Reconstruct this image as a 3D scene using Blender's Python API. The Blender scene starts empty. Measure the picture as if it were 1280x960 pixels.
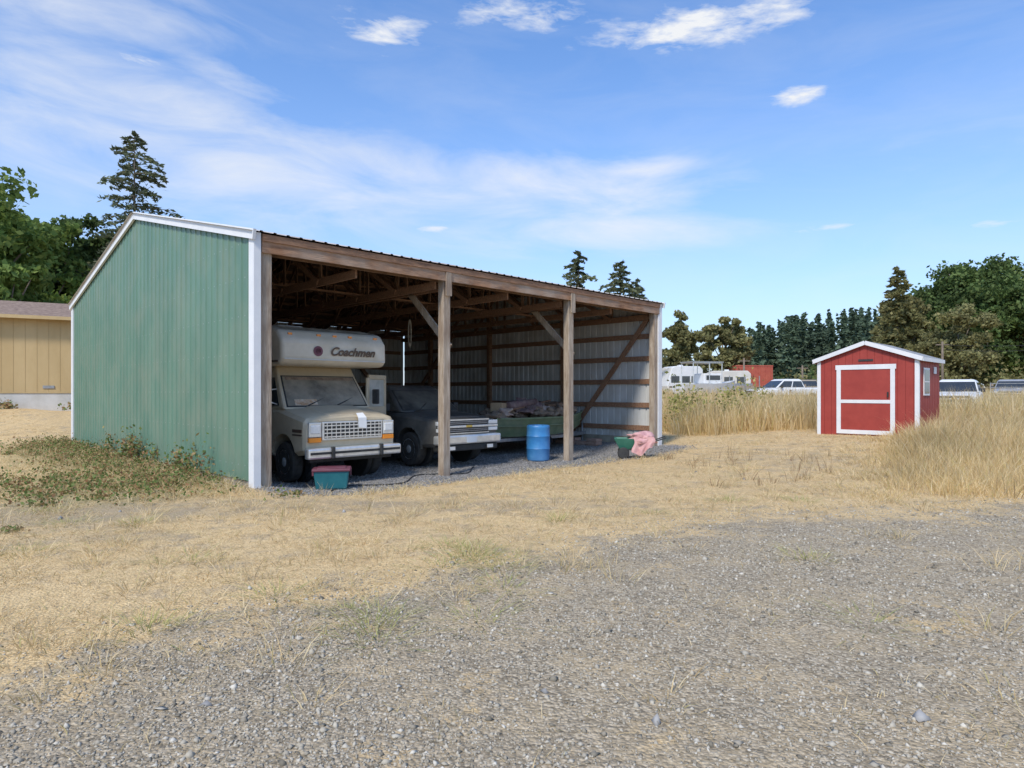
import bpy, bmesh, math, random
import numpy as np
from mathutils import Vector, Matrix
from mathutils import noise as nz
random.seed(7); rng=np.random.default_rng(7)
scene=bpy.context.scene
COL=scene.collection
F=813.0
ANG=math.radians(45.15)
U=np.array([math.cos(ANG),math.sin(ANG)]); V=np.array([-math.sin(ANG),math.cos(ANG)])
A=np.array([-4.27,10.84])

# ------------------------------------------------------------ helpers
def ss(x):
    x=np.clip(x,0,1); return x*x*(3-2*x)
def st(x,y):
    dx=x-A[0]; dy=y-A[1]
    return dx*U[0]+dy*U[1], dx*V[0]+dy*V[1]
def xy(s,t):
    return A[0]+s*U[0]+t*V[0], A[1]+s*U[1]+t*V[1]
def hgt(x,y):
    x=np.asarray(x,float); y=np.asarray(y,float)
    s,t=st(x,y)
    h=-0.16*ss(s/1.2)*ss((12.6-s)/3.0)*ss((t+2.5)/2.3)
    h=h+0.30*ss((x-4)/6)*ss((y-11)/8)
    h=h+0.55*ss((y-26)/35)
    h=h+0.95*ss((y-18.5)/8)*ss((-x-11)/5)
    r=np.hypot(x,y)
    h=h+0.015*np.sin(x*1.7+np.sin(y*.9)*1.3)*np.cos(y*1.3+.6)*ss(r/6)
    h=h+0.03*np.sin(x*.55+1)*np.sin(y*.43)*ss(r/10)*(1-ss((t+4)/3)*ss((14-t)/2)*ss((s+3)/3))
    return h
def H(x,y): return float(hgt(x,y))

def nmesh(name,verts,faces_k,k,mat,parent=None,smooth=False):
    me=bpy.data.meshes.new(name)
    verts=np.asarray(verts,np.float32); f=np.asarray(faces_k,np.int32)
    me.vertices.add(len(verts)); me.vertices.foreach_set("co",verts.ravel())
    me.loops.add(f.size); me.loops.foreach_set("vertex_index",f.ravel())
    me.polygons.add(len(f)); me.polygons.foreach_set("loop_start",np.arange(0,f.size,k,dtype=np.int32))
    me.update(calc_edges=True); me.validate()
    if smooth: me.polygons.foreach_set("use_smooth",np.ones(len(f),bool))
    o=bpy.data.objects.new(name,me); COL.objects.link(o)
    if mat: me.materials.append(mat)
    if parent: o.parent=parent
    return o
def pmesh(name,verts,faces,mat,parent=None,smooth=False,bevel=0,seg=2):
    me=bpy.data.meshes.new(name); me.from_pydata([tuple(v) for v in verts],[],faces); me.update()
    bm=bmesh.new(); bm.from_mesh(me); bmesh.ops.recalc_face_normals(bm,faces=bm.faces); bm.to_mesh(me); bm.free()
    if smooth:
        for p in me.polygons: p.use_smooth=True
    o=bpy.data.objects.new(name,me); COL.objects.link(o)
    if mat: me.materials.append(mat)
    if parent: o.parent=parent
    if bevel:
        m=o.modifiers.new("b","BEVEL"); m.width=bevel; m.segments=seg; m.limit_method='ANGLE'; m.angle_limit=math.radians(35)
        m.harden_normals=False
    return o
def box(name,xr,yr,zr,mat,parent=None,bevel=0):
    v=[(x,y,z) for z in zr for y in yr for x in xr]
    f=[(0,1,3,2),(4,6,7,5),(0,4,5,1),(2,3,7,6),(0,2,6,4),(1,5,7,3)]
    return pmesh(name,v,f,mat,parent,bevel=bevel)
def beam(name,p,q,w,h,mat,parent=None,up=(0,0,1)):
    p=Vector(p);q=Vector(q);d=(q-p).normalized();up=Vector(up)
    if abs(d.dot(up))>.98: up=Vector((0,1,0))
    a=d.cross(up).normalized()*w/2; b=a.cross(d).normalized()*h/2
    v=[e+sa*a+sb*b for e in(p,q) for sb in(-1,1) for sa in(-1,1)]
    f=[(0,1,3,2),(4,6,7,5),(0,4,5,1),(2,3,7,6),(0,2,6,4),(1,5,7,3)]
    return pmesh(name,v,f,mat,parent)
def cyl(name,p,q,r1,r2,mat,parent=None,n=16,smooth=True):
    p=Vector(p);q=Vector(q);d=(q-p).normalized()
    a=d.orthogonal().normalized(); b=d.cross(a)
    v=[]
    for e,r in((p,r1),(q,r2)):
        for i in range(n):
            t=2*math.pi*i/n; v.append(e+a*math.cos(t)*r+b*math.sin(t)*r)
    f=[(i,(i+1)%n,n+(i+1)%n,n+i) for i in range(n)]+[tuple(range(n)),tuple(range(n,2*n))]
    o=pmesh(name,v,f,mat,parent)
    if smooth:
        for pl in o.data.polygons:
            if len(pl.vertices)==4: pl.use_smooth=True
    return o
def lathe(name,prof,center,axis,mat,parent=None,n=28):
    c=Vector(center); d=Vector(axis).normalized(); a=d.orthogonal().normalized(); b=d.cross(a)
    v=[];f=[]
    for r,l in prof:
        for i in range(n):
            t=2*math.pi*i/n; v.append(c+d*l+(a*math.cos(t)+b*math.sin(t))*r)
    for k in range(len(prof)-1):
        for i in range(n):
            f.append((k*n+i,k*n+(i+1)%n,(k+1)*n+(i+1)%n,(k+1)*n+i))
    f.append(tuple(range(n))); f.append(tuple(range((len(prof)-1)*n,len(prof)*n)))
    o=pmesh(name,v,f,mat,parent)
    for pl in o.data.polygons:
        if len(pl.vertices)==4: pl.use_smooth=True
    o.data.set_sharp_from_angle(angle=math.radians(40))
    return o
def empty(name,loc,rot=0):
    e=bpy.data.objects.new(name,None); COL.objects.link(e); e.location=loc; e.rotation_euler=(0,0,rot); e.empty_display_size=.2
    return e
def loft(name,sections,mat,parent=None,bevel=0,smooth=True):
    n=len(sections[0]); v=[p for s in sections for p in s]; f=[]
    for k in range(len(sections)-1):
        for i in range(n): f.append((k*n+i,k*n+(i+1)%n,(k+1)*n+(i+1)%n,(k+1)*n+i))
    f.append(tuple(range(n))); f.append(tuple(range((len(sections)-1)*n,len(sections)*n)))
    o=pmesh(name,v,f,mat,parent,bevel=bevel)
    if smooth:
        for p in o.data.polygons: p.use_smooth=True
        o.data.set_sharp_from_angle(angle=math.radians(32))
    return o
def mirror_sec(y,half):
    return [(x,y,z) for x,z in half]+[(-x,y,z) for x,z in reversed(half) if x>1e-6]
def cut(o,cutters):
    par=o.parent; o.parent=None
    for c in cutters:
        m=o.modifiers.new("c","BOOLEAN"); m.object=c; m.operation='DIFFERENCE'; m.solver='EXACT'
    bpy.context.view_layer.update()
    dg=bpy.context.evaluated_depsgraph_get()
    me=bpy.data.meshes.new_from_object(o.evaluated_get(dg))
    o.modifiers.clear(); o.data=me; o.parent=par
    for c in cutters: bpy.data.objects.remove(c)
    me.set_sharp_from_angle(angle=math.radians(32))
def panel(name,q,mat,parent,m=(.06,.06,.06,.06),off=.008):
    a,b,c,d=[Vector(p) for p in q]
    def P(u,v): return a*(1-u)*(1-v)+b*u*(1-v)+c*u*v+d*(1-u)*v
    n=(b-a).cross(d-a).normalized()*off
    pts=[P(m[0],m[2])+n,P(1-m[1],m[2])+n,P(1-m[1],1-m[3])+n,P(m[0],1-m[3])+n]
    back=[p-n*1.6 for p in pts]
    return pmesh(name,pts+back,[(0,1,2,3),(7,6,5,4),(0,4,5,1),(1,5,6,2),(2,6,7,3),(3,7,4,0)],mat,parent)

# ------------------------------------------------------------ materials
def newmat(name):
    m=bpy.data.materials.new(name); m.use_nodes=True
    nt=m.node_tree; return m,nt,nt.nodes["Principled BSDF"]
def mat(name,c1,c2=None,scale=4,rough=.7,metal=0,bump=0,stretch=(1,1,1),bscale=None,detail=6,contrast=(.35,.65),spec=.5,dust=None):
    m,nt,b=newmat(name); N=nt.nodes; L=nt.links
    b.inputs["Roughness"].default_value=rough; b.inputs["Metallic"].default_value=metal
    b.inputs["Specular IOR Level"].default_value=spec
    b.inputs["Base Color"].default_value=(*c1,1)
    if c2 is None and not bump: return m
    tc=N.new("ShaderNodeTexCoord"); mp=N.new("ShaderNodeMapping"); mp.inputs["Scale"].default_value=stretch
    L.new(tc.outputs["Object"],mp.inputs[0])
    no=N.new("ShaderNodeTexNoise"); no.inputs["Scale"].default_value=scale; no.inputs["Detail"].default_value=detail; no.inputs["Roughness"].default_value=.65
    L.new(mp.outputs[0],no.inputs["Vector"])
    if c2 is not None:
        cr=N.new("ShaderNodeValToRGB"); e=cr.color_ramp.elements
        e[0].position=contrast[0]; e[0].color=(*c1,1); e[1].position=contrast[1]; e[1].color=(*c2,1)
        L.new(no.outputs["Fac"],cr.inputs[0]); out=cr.outputs[0]
        if dust is not None:
            n2=N.new("ShaderNodeTexNoise"); n2.inputs["Scale"].default_value=1.3; n2.inputs["Detail"].default_value=6
            L.new(tc.outputs["Object"],n2.inputs["Vector"])
            mr=N.new("ShaderNodeMapRange"); mr.inputs[1].default_value=.42; mr.inputs[2].default_value=.75; mr.inputs[4].default_value=dust[3]
            L.new(n2.outputs["Fac"],mr.inputs[0])
            mx=N.new("ShaderNodeMix"); mx.data_type='RGBA'; mx.inputs["B"].default_value=(*dust[:3],1)
            L.new(mr.outputs[0],mx.inputs["Factor"]); L.new(out,mx.inputs["A"]); out=mx.outputs["Result"]
        L.new(out,b.inputs["Base Color"])
    if bump:
        n3=N.new("ShaderNodeTexNoise"); n3.inputs["Scale"].default_value=bscale or scale*3; n3.inputs["Detail"].default_value=4
        L.new(mp.outputs[0],n3.inputs["Vector"])
        bp=N.new("ShaderNodeBump"); bp.inputs["Strength"].default_value=bump; bp.inputs["Distance"].default_value=.02
        L.new(n3.outputs["Fac"],bp.inputs["Height"]); L.new(bp.outputs[0],b.inputs["Normal"])
    return m
def island_mat(name,cols,rough=.8,trans=.0,noise=0,nscale=.5,dark=(.4,1.2)):
    m,nt,b=newmat(name); N=nt.nodes; L=nt.links
    g=N.new("ShaderNodeNewGeometry"); cr=N.new("ShaderNodeValToRGB"); cr.color_ramp.interpolation='LINEAR'
    e=cr.color_ramp.elements
    for i,c in enumerate(cols):
        p=i/(len(cols)-1)
        if i==0: e[0].position=0; e[0].color=(*c,1)
        elif i==len(cols)-1: e[-1].position=1; e[-1].color=(*c,1)
        else:
            k=e.new(p); k.color=(*c,1)
    L.new(g.outputs["Random Per Island"],cr.inputs[0]); out=cr.outputs[0]
    if noise:
        tc=N.new("ShaderNodeTexCoord"); no=N.new("ShaderNodeTexNoise"); no.inputs["Scale"].default_value=nscale; no.inputs["Detail"].default_value=2
        L.new(tc.outputs["Object"],no.inputs["Vector"])
        mr=N.new("ShaderNodeMapRange"); mr.inputs[1].default_value=.35; mr.inputs[2].default_value=.68; mr.inputs[3].default_value=dark[0]; mr.inputs[4].default_value=dark[1]
        L.new(no.outputs["Fac"],mr.inputs[0])
        vm=N.new("ShaderNodeVectorMath"); vm.operation='SCALE'; L.new(out,vm.inputs[0]); L.new(mr.outputs[0],vm.inputs["Scale"]); out=vm.outputs[0]
    L.new(out,b.inputs["Base Color"]); b.inputs["Roughness"].default_value=rough; b.inputs["Specular IOR Level"].default_value=.2
    if trans:
        tr=N.new("ShaderNodeBsdfTranslucent"); L.new(out,tr.inputs[0]); mx=N.new("ShaderNodeMixShader"); mx.inputs[0].default_value=trans
        L.new(b.outputs[0],mx.inputs[1]); L.new(tr.outputs[0],mx.inputs[2]); L.new(mx.outputs[0],N["Material Output"].inputs[0])
    return m

M_green=mat("green_painted_steel",(.098,.186,.132),(.124,.224,.160),1.2,.45,0,0,(1,1,.35),spec=.4,dust=(.25,.26,.19,.38))
M_greend=mat("green_steel_exterior",(.095,.185,.13),(.12,.22,.16),2,.45)
M_white=mat("white_trim_paint",(.66,.67,.68),(.74,.74,.74),3,.5)
M_galv=mat("interior_steel",(.48,.485,.47),(.64,.64,.62),1.5,.45,.05,0,(1,1,.3),dust=(.38,.34,.28,.6))
M_wood=mat("weathered_brown_wood",(.16,.085,.05),(.34,.19,.11),3,.8,0,.4,(1,9,9),bscale=14)
M_woodx=mat("header_wood",(.17,.085,.045),(.42,.225,.12),2.2,.8,0,.5,(1,7,7),bscale=12,dust=(.42,.35,.28,.8))
M_woodv=mat("grey_post_wood",(.27,.20,.14),(.48,.40,.31),3,.85,0,.6,(7,7,.8),bscale=8,dust=(.17,.105,.07,.7))
M_woodd=mat("dark_truss_wood",(.12,.068,.04),(.25,.15,.09),4,.85,0,.2)
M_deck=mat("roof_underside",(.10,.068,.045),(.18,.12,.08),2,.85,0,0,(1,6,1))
M_tan=mat("tan_panel",(.46,.325,.15),(.53,.385,.19),1,.7,0,0,(1,1,.4))
M_roofb=mat("brown_roof",(.17,.11,.08),(.32,.23,.17),6,.85,0,.3)
M_red=mat("red_siding",(.29,.036,.026),(.345,.048,.034),3,.6,0,.1)
M_shingle=mat("grey_shingle",(.2,.2,.2),(.34,.34,.34),12,.9,0,.4)
M_cream=mat("cream_paint",(.62,.55,.43),(.70,.63,.51),5,.4,0,0,dust=(.48,.40,.27,.7))
M_dirt=mat("roof_dirt",(.30,.22,.14),(.55,.47,.34),3,.9,0,.3,contrast=(.4,.6))
M_tanp=mat("tan_paint",(.50,.42,.29),(.58,.49,.35),5,.38,0,0,dust=(.50,.43,.31,.6))
M_brown=mat("brown_stripe",(.09,.055,.035),(.12,.075,.05),5,.45)
M_pew=mat("dark_grey_paint",(.085,.082,.075),(.12,.114,.105),6,.3,.15,0,dust=(.32,.29,.24,.66))
M_chrome=mat("dull_chrome",(.66,.66,.64),(.80,.80,.78),8,.28,.6)
M_black=mat("black_plastic",(.02,.02,.02),(.04,.039,.037),9,.6)
M_rub=mat("tire_rubber",(.03,.029,.028),(.065,.06,.052),9,.85,0,.3)
M_lamp=mat("lamp_lens",(.66,.67,.66),(.78,.78,.76),20,.12,.1)
M_amber=mat("amber_lens",(.75,.25,.03),None,rough=.2)
M_glass=mat("window_glass",(.03,.035,.04),(.05,.055,.055),2,.06,0,0,spec=.8)
M_dglass=mat("dusty_glass",(.13,.12,.10),(.32,.28,.22),2.2,.2,0,0,dust=(.42,.38,.29,.8))
M_dglass2=mat("dark_dusty_glass",(.05,.05,.048),(.14,.13,.11),2.2,.15,0,0,dust=(.28,.26,.2,.75))
M_wpaint=mat("white_paint",(.64,.64,.63),(.72,.72,.71),3,.35)
M_blue=mat("blue_plastic",(.03,.17,.42),(.045,.23,.50),5,.45,0,0,dust=(.25,.30,.36,.3))
M_teal=mat("teal_plastic",(.015,.12,.14),(.025,.155,.175),5,.4)
M_maroon=mat("maroon_plastic",(.13,.035,.055),(.17,.05,.07),5,.45)
M_boat=mat("olive_boat_paint",(.10,.145,.07),(.165,.215,.11),4,.6,0,0,dust=(.28,.26,.19,.5))
M_steel=mat("grey_steel",(.28,.28,.28),(.4,.4,.4),8,.4,.5)
M_pink=mat("pink_blanket",(.52,.26,.26),(.66,.40,.38),6,.95,0,.6)
M_cloth1=mat("faded_blanket",(.34,.22,.18),(.55,.43,.35),5,.95,0,.8)
M_cloth2=mat("brown_tarp",(.14,.095,.07),(.32,.24,.17),5,.9,0,.8)
M_cloth3=mat("plum_blanket",(.12,.07,.075),(.27,.19,.17),5,.95,0,.8)
M_card=mat("cardboard",(.36,.25,.15),(.45,.33,.20),4,.9)
M_gbar=mat("green_cart_plastic",(.03,.15,.10),(.05,.19,.13),4,.5)
M_bark=mat("bark",(.12,.09,.065),(.24,.195,.15),5,.95,0,.8,(4,4,.6))
M_contr=mat("container_red",(.34,.07,.045),(.41,.10,.06),2,.6)
M_paper=mat("paper",(.75,.75,.73),None,rough=.9)
M_board=mat("treated_board",(.22,.19,.14),(.36,.32,.25),3,.9,0,.4,(8,1,1))
M_skirt=mat("white_skirting",(.50,.48,.43),(.60,.58,.54),2,.7)

# ------------------------------------------------------------ ground
def spaced(n,a,k,off=0):
    i=np.linspace(-1,1,n); return off+a*np.sinh(k*i)
gx=spaced(360,2.2,7.2)
gy=np.concatenate([np.linspace(-60,-2,12),np.linspace(-1.6,24,210),24+np.cumsum(.12*1.05**np.arange(1,125))])
GX,GY=np.meshgrid(gx,gy)
GZ=hgt(GX,GY)
nv=GX.shape
verts=np.stack([GX,GY,GZ],-1).reshape(-1,3)
ii=np.arange(nv[0]*nv[1]).reshape(nv)
faces=np.stack([ii[:-1,:-1],ii[:-1,1:],ii[1:,1:],ii[1:,:-1]],-1).reshape(-1,4)
def gravel_mask(x,y):
    yb=np.interp(x,[-8,-3,-1.8,0,2.6,6.8,20],[1.7,3.6,4.6,6.2,8.2,8.9,9.4])
    return ss((yb-y)/2.8+.5)
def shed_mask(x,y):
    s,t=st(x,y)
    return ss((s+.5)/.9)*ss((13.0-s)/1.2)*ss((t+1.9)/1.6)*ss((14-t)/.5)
def tall_mask(x,y):
    e=x-(3.2+np.clip(y-9.0,0,30)*.64)
    m1=ss(e/2.8)*ss((y-8.5)/1.8)*ss((40-y)/5)
    m2=ss((y-21.5)/2.5)*ss((x-5.6)/1.0)
    return np.maximum(m1,m2)
gr=gravel_mask(GX,GY); sh=shed_mask(GX,GY)
gs,gt=st(GX,GY)
wallweed=np.exp(-((gs+1.0)/1.6)**2)*ss((gt+1)/2)*ss((14-gt)/2)+ .7*np.exp(-((GX+7.8)**2/10+(GY-9.8)**2/2.5))
path=.55*np.exp(-((GX-6.5)**2/9+(GY-15)**2/22))+.7*np.exp(-(((GX+1)/4.5)**2+((GY-9.3)/1.1)**2))+.9*np.exp(-(((GX+6.3)/2.6)**2+((GY-8.4)/1.2)**2))+.5*np.exp(-(((GX+4.3)/1.2)**2+((GY-7)/.5)**2))
M,nt,b=newmat("ground_surface"); N=nt.nodes; L=nt.links
def math_(op,a,c=None,clamp=False):
    n=N.new("ShaderNodeMath"); n.operation=op; n.use_clamp=clamp
    for k,v in enumerate((a,c)):
        if v is None: continue
        if isinstance(v,(int,float)): n.inputs[k].default_value=v
        else: L.new(v,n.inputs[k])
    return n.outputs[0]
def noise_(vec,sc,det=5,ro=.6,dist=0):
    n=N.new("ShaderNodeTexNoise"); n.inputs["Scale"].default_value=sc; n.inputs["Detail"].default_value=det; n.inputs["Roughness"].default_value=ro; n.inputs["Distortion"].default_value=dist
    L.new(vec,n.inputs["Vector"]); return n.outputs["Fac"]
def ramp_(f,els):
    r=N.new("ShaderNodeValToRGB"); e=r.color_ramp.elements
    e[0].position=els[0][0]; e[0].color=(*els[0][1],1); e[1].position=els[-1][0]; e[1].color=(*els[-1][1],1)
    for p,c in els[1:-1]:
        k=e.new(p); k.color=(*c,1)
    L.new(f,r.inputs[0]); return r.outputs[0]
def mix_(f,a,c,blend='MIX'):
    n=N.new("ShaderNodeMix"); n.data_type='RGBA'; n.blend_type=blend
    if isinstance(f,(int,float)): n.inputs["Factor"].default_value=f
    else: L.new(f,n.inputs["Factor"])
    for k,v in (("A",a),("B",c)):
        if isinstance(v,tuple): n.inputs[k].default_value=(*v,1)
        else: L.new(v,n.inputs[k])
    return n.outputs["Result"]
tc=N.new("ShaderNodeTexCoord"); P=tc.outputs["Object"]
at=N.new("ShaderNodeAttribute"); at.attribute_name="mask"; sp=N.new("ShaderNodeSeparateColor"); L.new(at.outputs["Color"],sp.inputs[0])
at2=N.new("ShaderNodeAttribute"); at2.attribute_name="mask2"; sp2=N.new("ShaderNodeSeparateColor"); L.new(at2.outputs["Color"],sp2.inputs[0])
nA=noise_(P,.8,5,.7); nB=noise_(P,9,4,.7); nC=noise_(P,45,3,.7); nD=noise_(P,2.4,6,.68)
straw=mix_(math_('MULTIPLY',math_('SUBTRACT',nB,.36),3.2,True),
           ramp_(nC,[(.3,(.33,.24,.135)),(.5,(.53,.40,.235)),(.7,(.70,.56,.36))]),
           ramp_(nC,[(.3,(.50,.375,.21)),(.55,(.72,.56,.335)),(.75,(.84,.70,.47))]))
soil=ramp_(nC,[(.3,(.22,.18,.138)),(.6,(.42,.355,.275)),(.75,(.56,.48,.38))])
straw=mix_(math_('MULTIPLY',math_('MULTIPLY',math_('SUBTRACT',nD,.51),5.0,True),.8),straw,soil)
vo=N.new("ShaderNodeTexVoronoi"); vo.inputs["Scale"].default_value=52; L.new(P,vo.inputs["Vector"])
sc=N.new("ShaderNodeSeparateColor"); L.new(vo.outputs["Color"],sc.inputs[0])
grav=ramp_(sc.outputs[0],[(0,(.20,.175,.138)),(.35,(.34,.298,.236)),(.7,(.46,.405,.328)),(1,(.62,.56,.465))])
grav=mix_(math_('MULTIPLY',math_('MULTIPLY',vo.outputs["Distance"],1.3,True),.5),grav,(.20,.165,.122))
grav=mix_(math_('MULTIPLY',math_('MULTIPLY',math_('SUBTRACT',noise_(P,1.5,6,.72),.46),3.4,True),.85),grav,ramp_(nC,[(.3,(.36,.285,.185)),(.5,(.52,.42,.28)),(.7,(.70,.58,.41))]))
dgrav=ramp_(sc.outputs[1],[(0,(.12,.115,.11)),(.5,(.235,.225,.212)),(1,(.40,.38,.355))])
gm=math_('ADD',sp.outputs[0],math_('MULTIPLY',math_('SUBTRACT',nA,.5),2.2))
gm=math_('ADD',gm,math_('MULTIPLY',math_('SUBTRACT',nD,.5),1.6))
gm=math_('ADD',gm,math_('MULTIPLY',math_('SUBTRACT',nB,.5),1.2))
gm=math_('MULTIPLY',math_('SUBTRACT',gm,.34),2.2,True)
col=mix_(gm,straw,grav)
pm=math_('ADD',sp2.outputs[0],math_('MULTIPLY',math_('SUBTRACT',nD,.5),1.8))
pm=math_('MULTIPLY',math_('MULTIPLY',math_('SUBTRACT',pm,.35),2.0,True),.75)
col=mix_(pm,col,ramp_(nC,[(.3,(.22,.185,.145)),(.6,(.40,.34,.265))]))
gg=math_('MULTIPLY',math_('SUBTRACT',math_('ADD',sp.outputs[2],math_('MULTIPLY',math_('SUBTRACT',nD,.5),1.6)),.40),1.5,True)
col=mix_(math_('MULTIPLY',gg,.6),col,ramp_(nC,[(.3,(.14,.15,.06)),(.7,(.40,.35,.20))]))
g2=math_('MULTIPLY',math_('MULTIPLY',math_('SUBTRACT',noise_(P,1.15,5,.65,.4),.59),5.0,True),math_('SUBTRACT',1,gm))
col=mix_(math_('MULTIPLY',g2,.35),col,ramp_(nC,[(.3,(.22,.21,.09)),(.7,(.48,.42,.23))]))
col=mix_(1.0,col,(1.05,.985,.86),'MULTIPLY')
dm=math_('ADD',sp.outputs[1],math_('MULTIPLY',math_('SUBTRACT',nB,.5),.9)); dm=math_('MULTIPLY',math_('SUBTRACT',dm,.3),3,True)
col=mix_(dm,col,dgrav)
L.new(col,b.inputs["Base Color"]); b.inputs["Roughness"].default_value=.95; b.inputs["Specular IOR Level"].default_value=.12
bh=math_('ADD',math_('MULTIPLY',nC,.8),math_('SUBTRACT',1,vo.outputs["Distance"]))
bh=math_('ADD',bh,math_('MULTIPLY',nB,2.0))
bp=N.new("ShaderNodeBump"); bp.inputs["Strength"].default_value=.75; bp.inputs["Distance"].default_value=.014; L.new(bh,bp.inputs["Height"]); L.new(bp.outputs[0],b.inputs["Normal"])
ground=nmesh("ground",verts,faces,4,M,smooth=True)
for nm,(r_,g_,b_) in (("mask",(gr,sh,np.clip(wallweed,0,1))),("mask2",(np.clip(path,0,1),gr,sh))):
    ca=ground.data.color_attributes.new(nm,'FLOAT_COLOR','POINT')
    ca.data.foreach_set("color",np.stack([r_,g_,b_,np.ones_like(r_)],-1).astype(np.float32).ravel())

def stones(name,x,y,size,mat_):
    n=len(x); z=hgt(x,y)
    base=np.array([[1,0,0],[0,1,0],[-1,0,0],[0,-1,0],[0,0,.7],[0,0,-.7]],float)
    sc_=size[:,None,None]*(0.6+.8*rng.random((n,6,1)))
    an=rng.random(n)*6.28; ca_,sa=np.cos(an),np.sin(an)
    b_=base[None]*sc_*(.7+.6*rng.random((n,1,3)))
    b_=b_+rng.normal(0,.18,(n,6,3))*size[:,None,None]
    X=b_[...,0]*ca_[:,None]-b_[...,1]*sa[:,None]+x[:,None]; Y=b_[...,0]*sa[:,None]+b_[...,1]*ca_[:,None]+y[:,None]
    Z=b_[...,2]+z[:,None]+size[:,None]*.15
    vv=np.stack([X,Y,Z],-1).reshape(-1,3)
    f=np.array([[0,1,4],[1,2,4],[2,3,4],[3,0,4],[1,0,5],[2,1,5],[3,2,5],[0,3,5]])
    ff=(f[None]+6*np.arange(n)[:,None,None]).reshape(-1,3)
    return nmesh(name,vv,ff,3,mat_)
M_st=island_mat("stone_mix",[(.17,.15,.115),(.32,.28,.215),(.42,.375,.295),(.50,.45,.36),(.26,.225,.17),(.62,.57,.475)],.9)
M_st2=island_mat("dark_stone_mix",[(.10,.098,.092),(.20,.195,.185),(.28,.27,.258),(.38,.365,.345)],.9)
n=110000
y=2.2+7.6*rng.random(n)**1.25; x=(rng.random(n)*2-1)*(y*.85+.3)
patch=.5+.5*np.sin(x*1.9+np.sin(y*2.1)*1.5)*np.sin(y*1.6+x*.7)
k=rng.random(n)<gravel_mask(x,y)*(.3+.7*patch)
x,y=x[k],y[k]
stones("gravel",x,y,np.clip(rng.lognormal(math.log(.006),.42,len(x)),.003,.022)*(1+.05*y),M_st)
n=28000
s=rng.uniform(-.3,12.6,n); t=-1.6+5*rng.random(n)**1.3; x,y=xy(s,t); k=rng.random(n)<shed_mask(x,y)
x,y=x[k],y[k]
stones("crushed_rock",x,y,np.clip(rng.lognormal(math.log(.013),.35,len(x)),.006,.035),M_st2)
px_=np.array([(682,868),(705,1000),(150,640),(75,650),(430,640),(930,600),(870,590),(900,585),(1150,900),(260,880),(820,905)],float)
dd=1.6*F/(px_[:,1]-490); stones("field_rocks",(px_[:,0]-640)/F*dd,dd,rng.uniform(.025,.045,len(dd)),M_st2)

# ------------------------------------------------------------ grass
def blades(name,x,y,h,w,lean,mat_):
    n=len(x); z=hgt(x,y)-.01
    an=rng.random(n)*6.283; dx,dy=np.cos(an)*w/2,np.sin(an)*w/2
    lx,ly=lean[:,0],lean[:,1]
    v=np.zeros((n,5,3))
    v[:,0]=np.stack([x-dx,y-dy,z],-1); v[:,1]=np.stack([x+dx,y+dy,z],-1)
    mx_,my,mz=x+lx*.35,y+ly*.35,z+h*.55
    v[:,2]=np.stack([mx_-dx*.8,my-dy*.8,mz],-1); v[:,3]=np.stack([mx_+dx*.8,my+dy*.8,mz],-1)
    v[:,4]=np.stack([x+lx,y+ly,z+h],-1)
    f=np.array([[0,1,3],[0,3,2],[2,3,4]])
    ff=(f[None]+5*np.arange(n)[:,None,None]).reshape(-1,3)
    return nmesh(name,v.reshape(-1,3),ff,3,mat_)
M_dry=island_mat("dry_grass_blades",[(.50,.36,.18),(.66,.50,.27),(.76,.60,.35),(.82,.68,.43),(.58,.44,.22),(.48,.43,.19)],.8,.35,1,.8,(.85,1.12))
M_tallg=island_mat("tall_dry_grass_blades",[(.54,.38,.17),(.70,.52,.25),(.80,.63,.34),(.84,.70,.44),(.62,.46,.21),(.54,.46,.19)],.8,.4,1,.45,(.8,1.1))
M_ygr=island_mat("yellow_green_tuft",[(.38,.38,.13),(.50,.46,.19),(.28,.32,.10),(.64,.54,.28)],.8,.3)
M_gw=island_mat("weed_leaves",[(.08,.13,.03),(.14,.20,.055),(.22,.25,.085),(.38,.29,.13),(.30,.15,.075),(.44,.34,.17)],.7,.3)
def clumps(cx,cy,per,rad,hr,wr,lean_s):
    n=len(cx)*per
    X=np.repeat(cx,per)+rng.normal(0,1,n)*np.repeat(rad,per); Y=np.repeat(cy,per)+rng.normal(0,1,n)*np.repeat(rad,per)
    hh=np.repeat(hr,per)*rng.uniform(.45,1.15,n)
    out=np.stack([X-np.repeat(cx,per),Y-np.repeat(cy,per)],-1)
    le=out*lean_s[0]+rng.normal(0,1,(n,2))*hh[:,None]*lean_s[1]
    return X,Y,hh,rng.uniform(*wr,n),le
def clear_of_barn(cx,cy):
    s_,t_=st(cx,cy); return ~((s_>-.15)&(s_<12.4)&(t_>-.1))
PX,PY=9.5,20.2
def clear_of_shed(cx,cy):
    a_=(cx-PX)*.709+(cy-PY)*-.705; b_=(cx-PX)*.705+(cy-PY)*.709
    return ~((a_>-.2)&(a_<2.9)&(b_>-.1)&(b_<2.7))
n=16000
cy=2.4+23*rng.random(n)**1.15; cx=(rng.random(n)*2-1)*(cy*.86+.5)
pn=.5+.5*np.sin(cx*1.3+2*np.sin(cy*.7))*np.sin(cy*1.1+cx*.5)
dens=(1-gravel_mask(cx,cy)*.92)*(1-shed_mask(cx,cy))*(1-.8*tall_mask(cx,cy))*(.2+.8*pn)
k=(rng.random(n)<dens)&clear_of_barn(cx,cy)&clear_of_shed(cx,cy)
cx,cy=cx[k],cy[k]
X,Y,hh,ww,le=clumps(cx,cy,11,.06+.006*cy,.03+.05*rng.random(len(cx))**2,(.003,.006),(.8,.8))
ww=ww*(.7+.12*Y)
blades("dry_grass",X,Y,hh,ww,le,M_dry)
n=1600
cy=3.2+18*rng.random(n)**1.1; cx=(rng.random(n)*2-1)*(cy*.86+.5)
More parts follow.
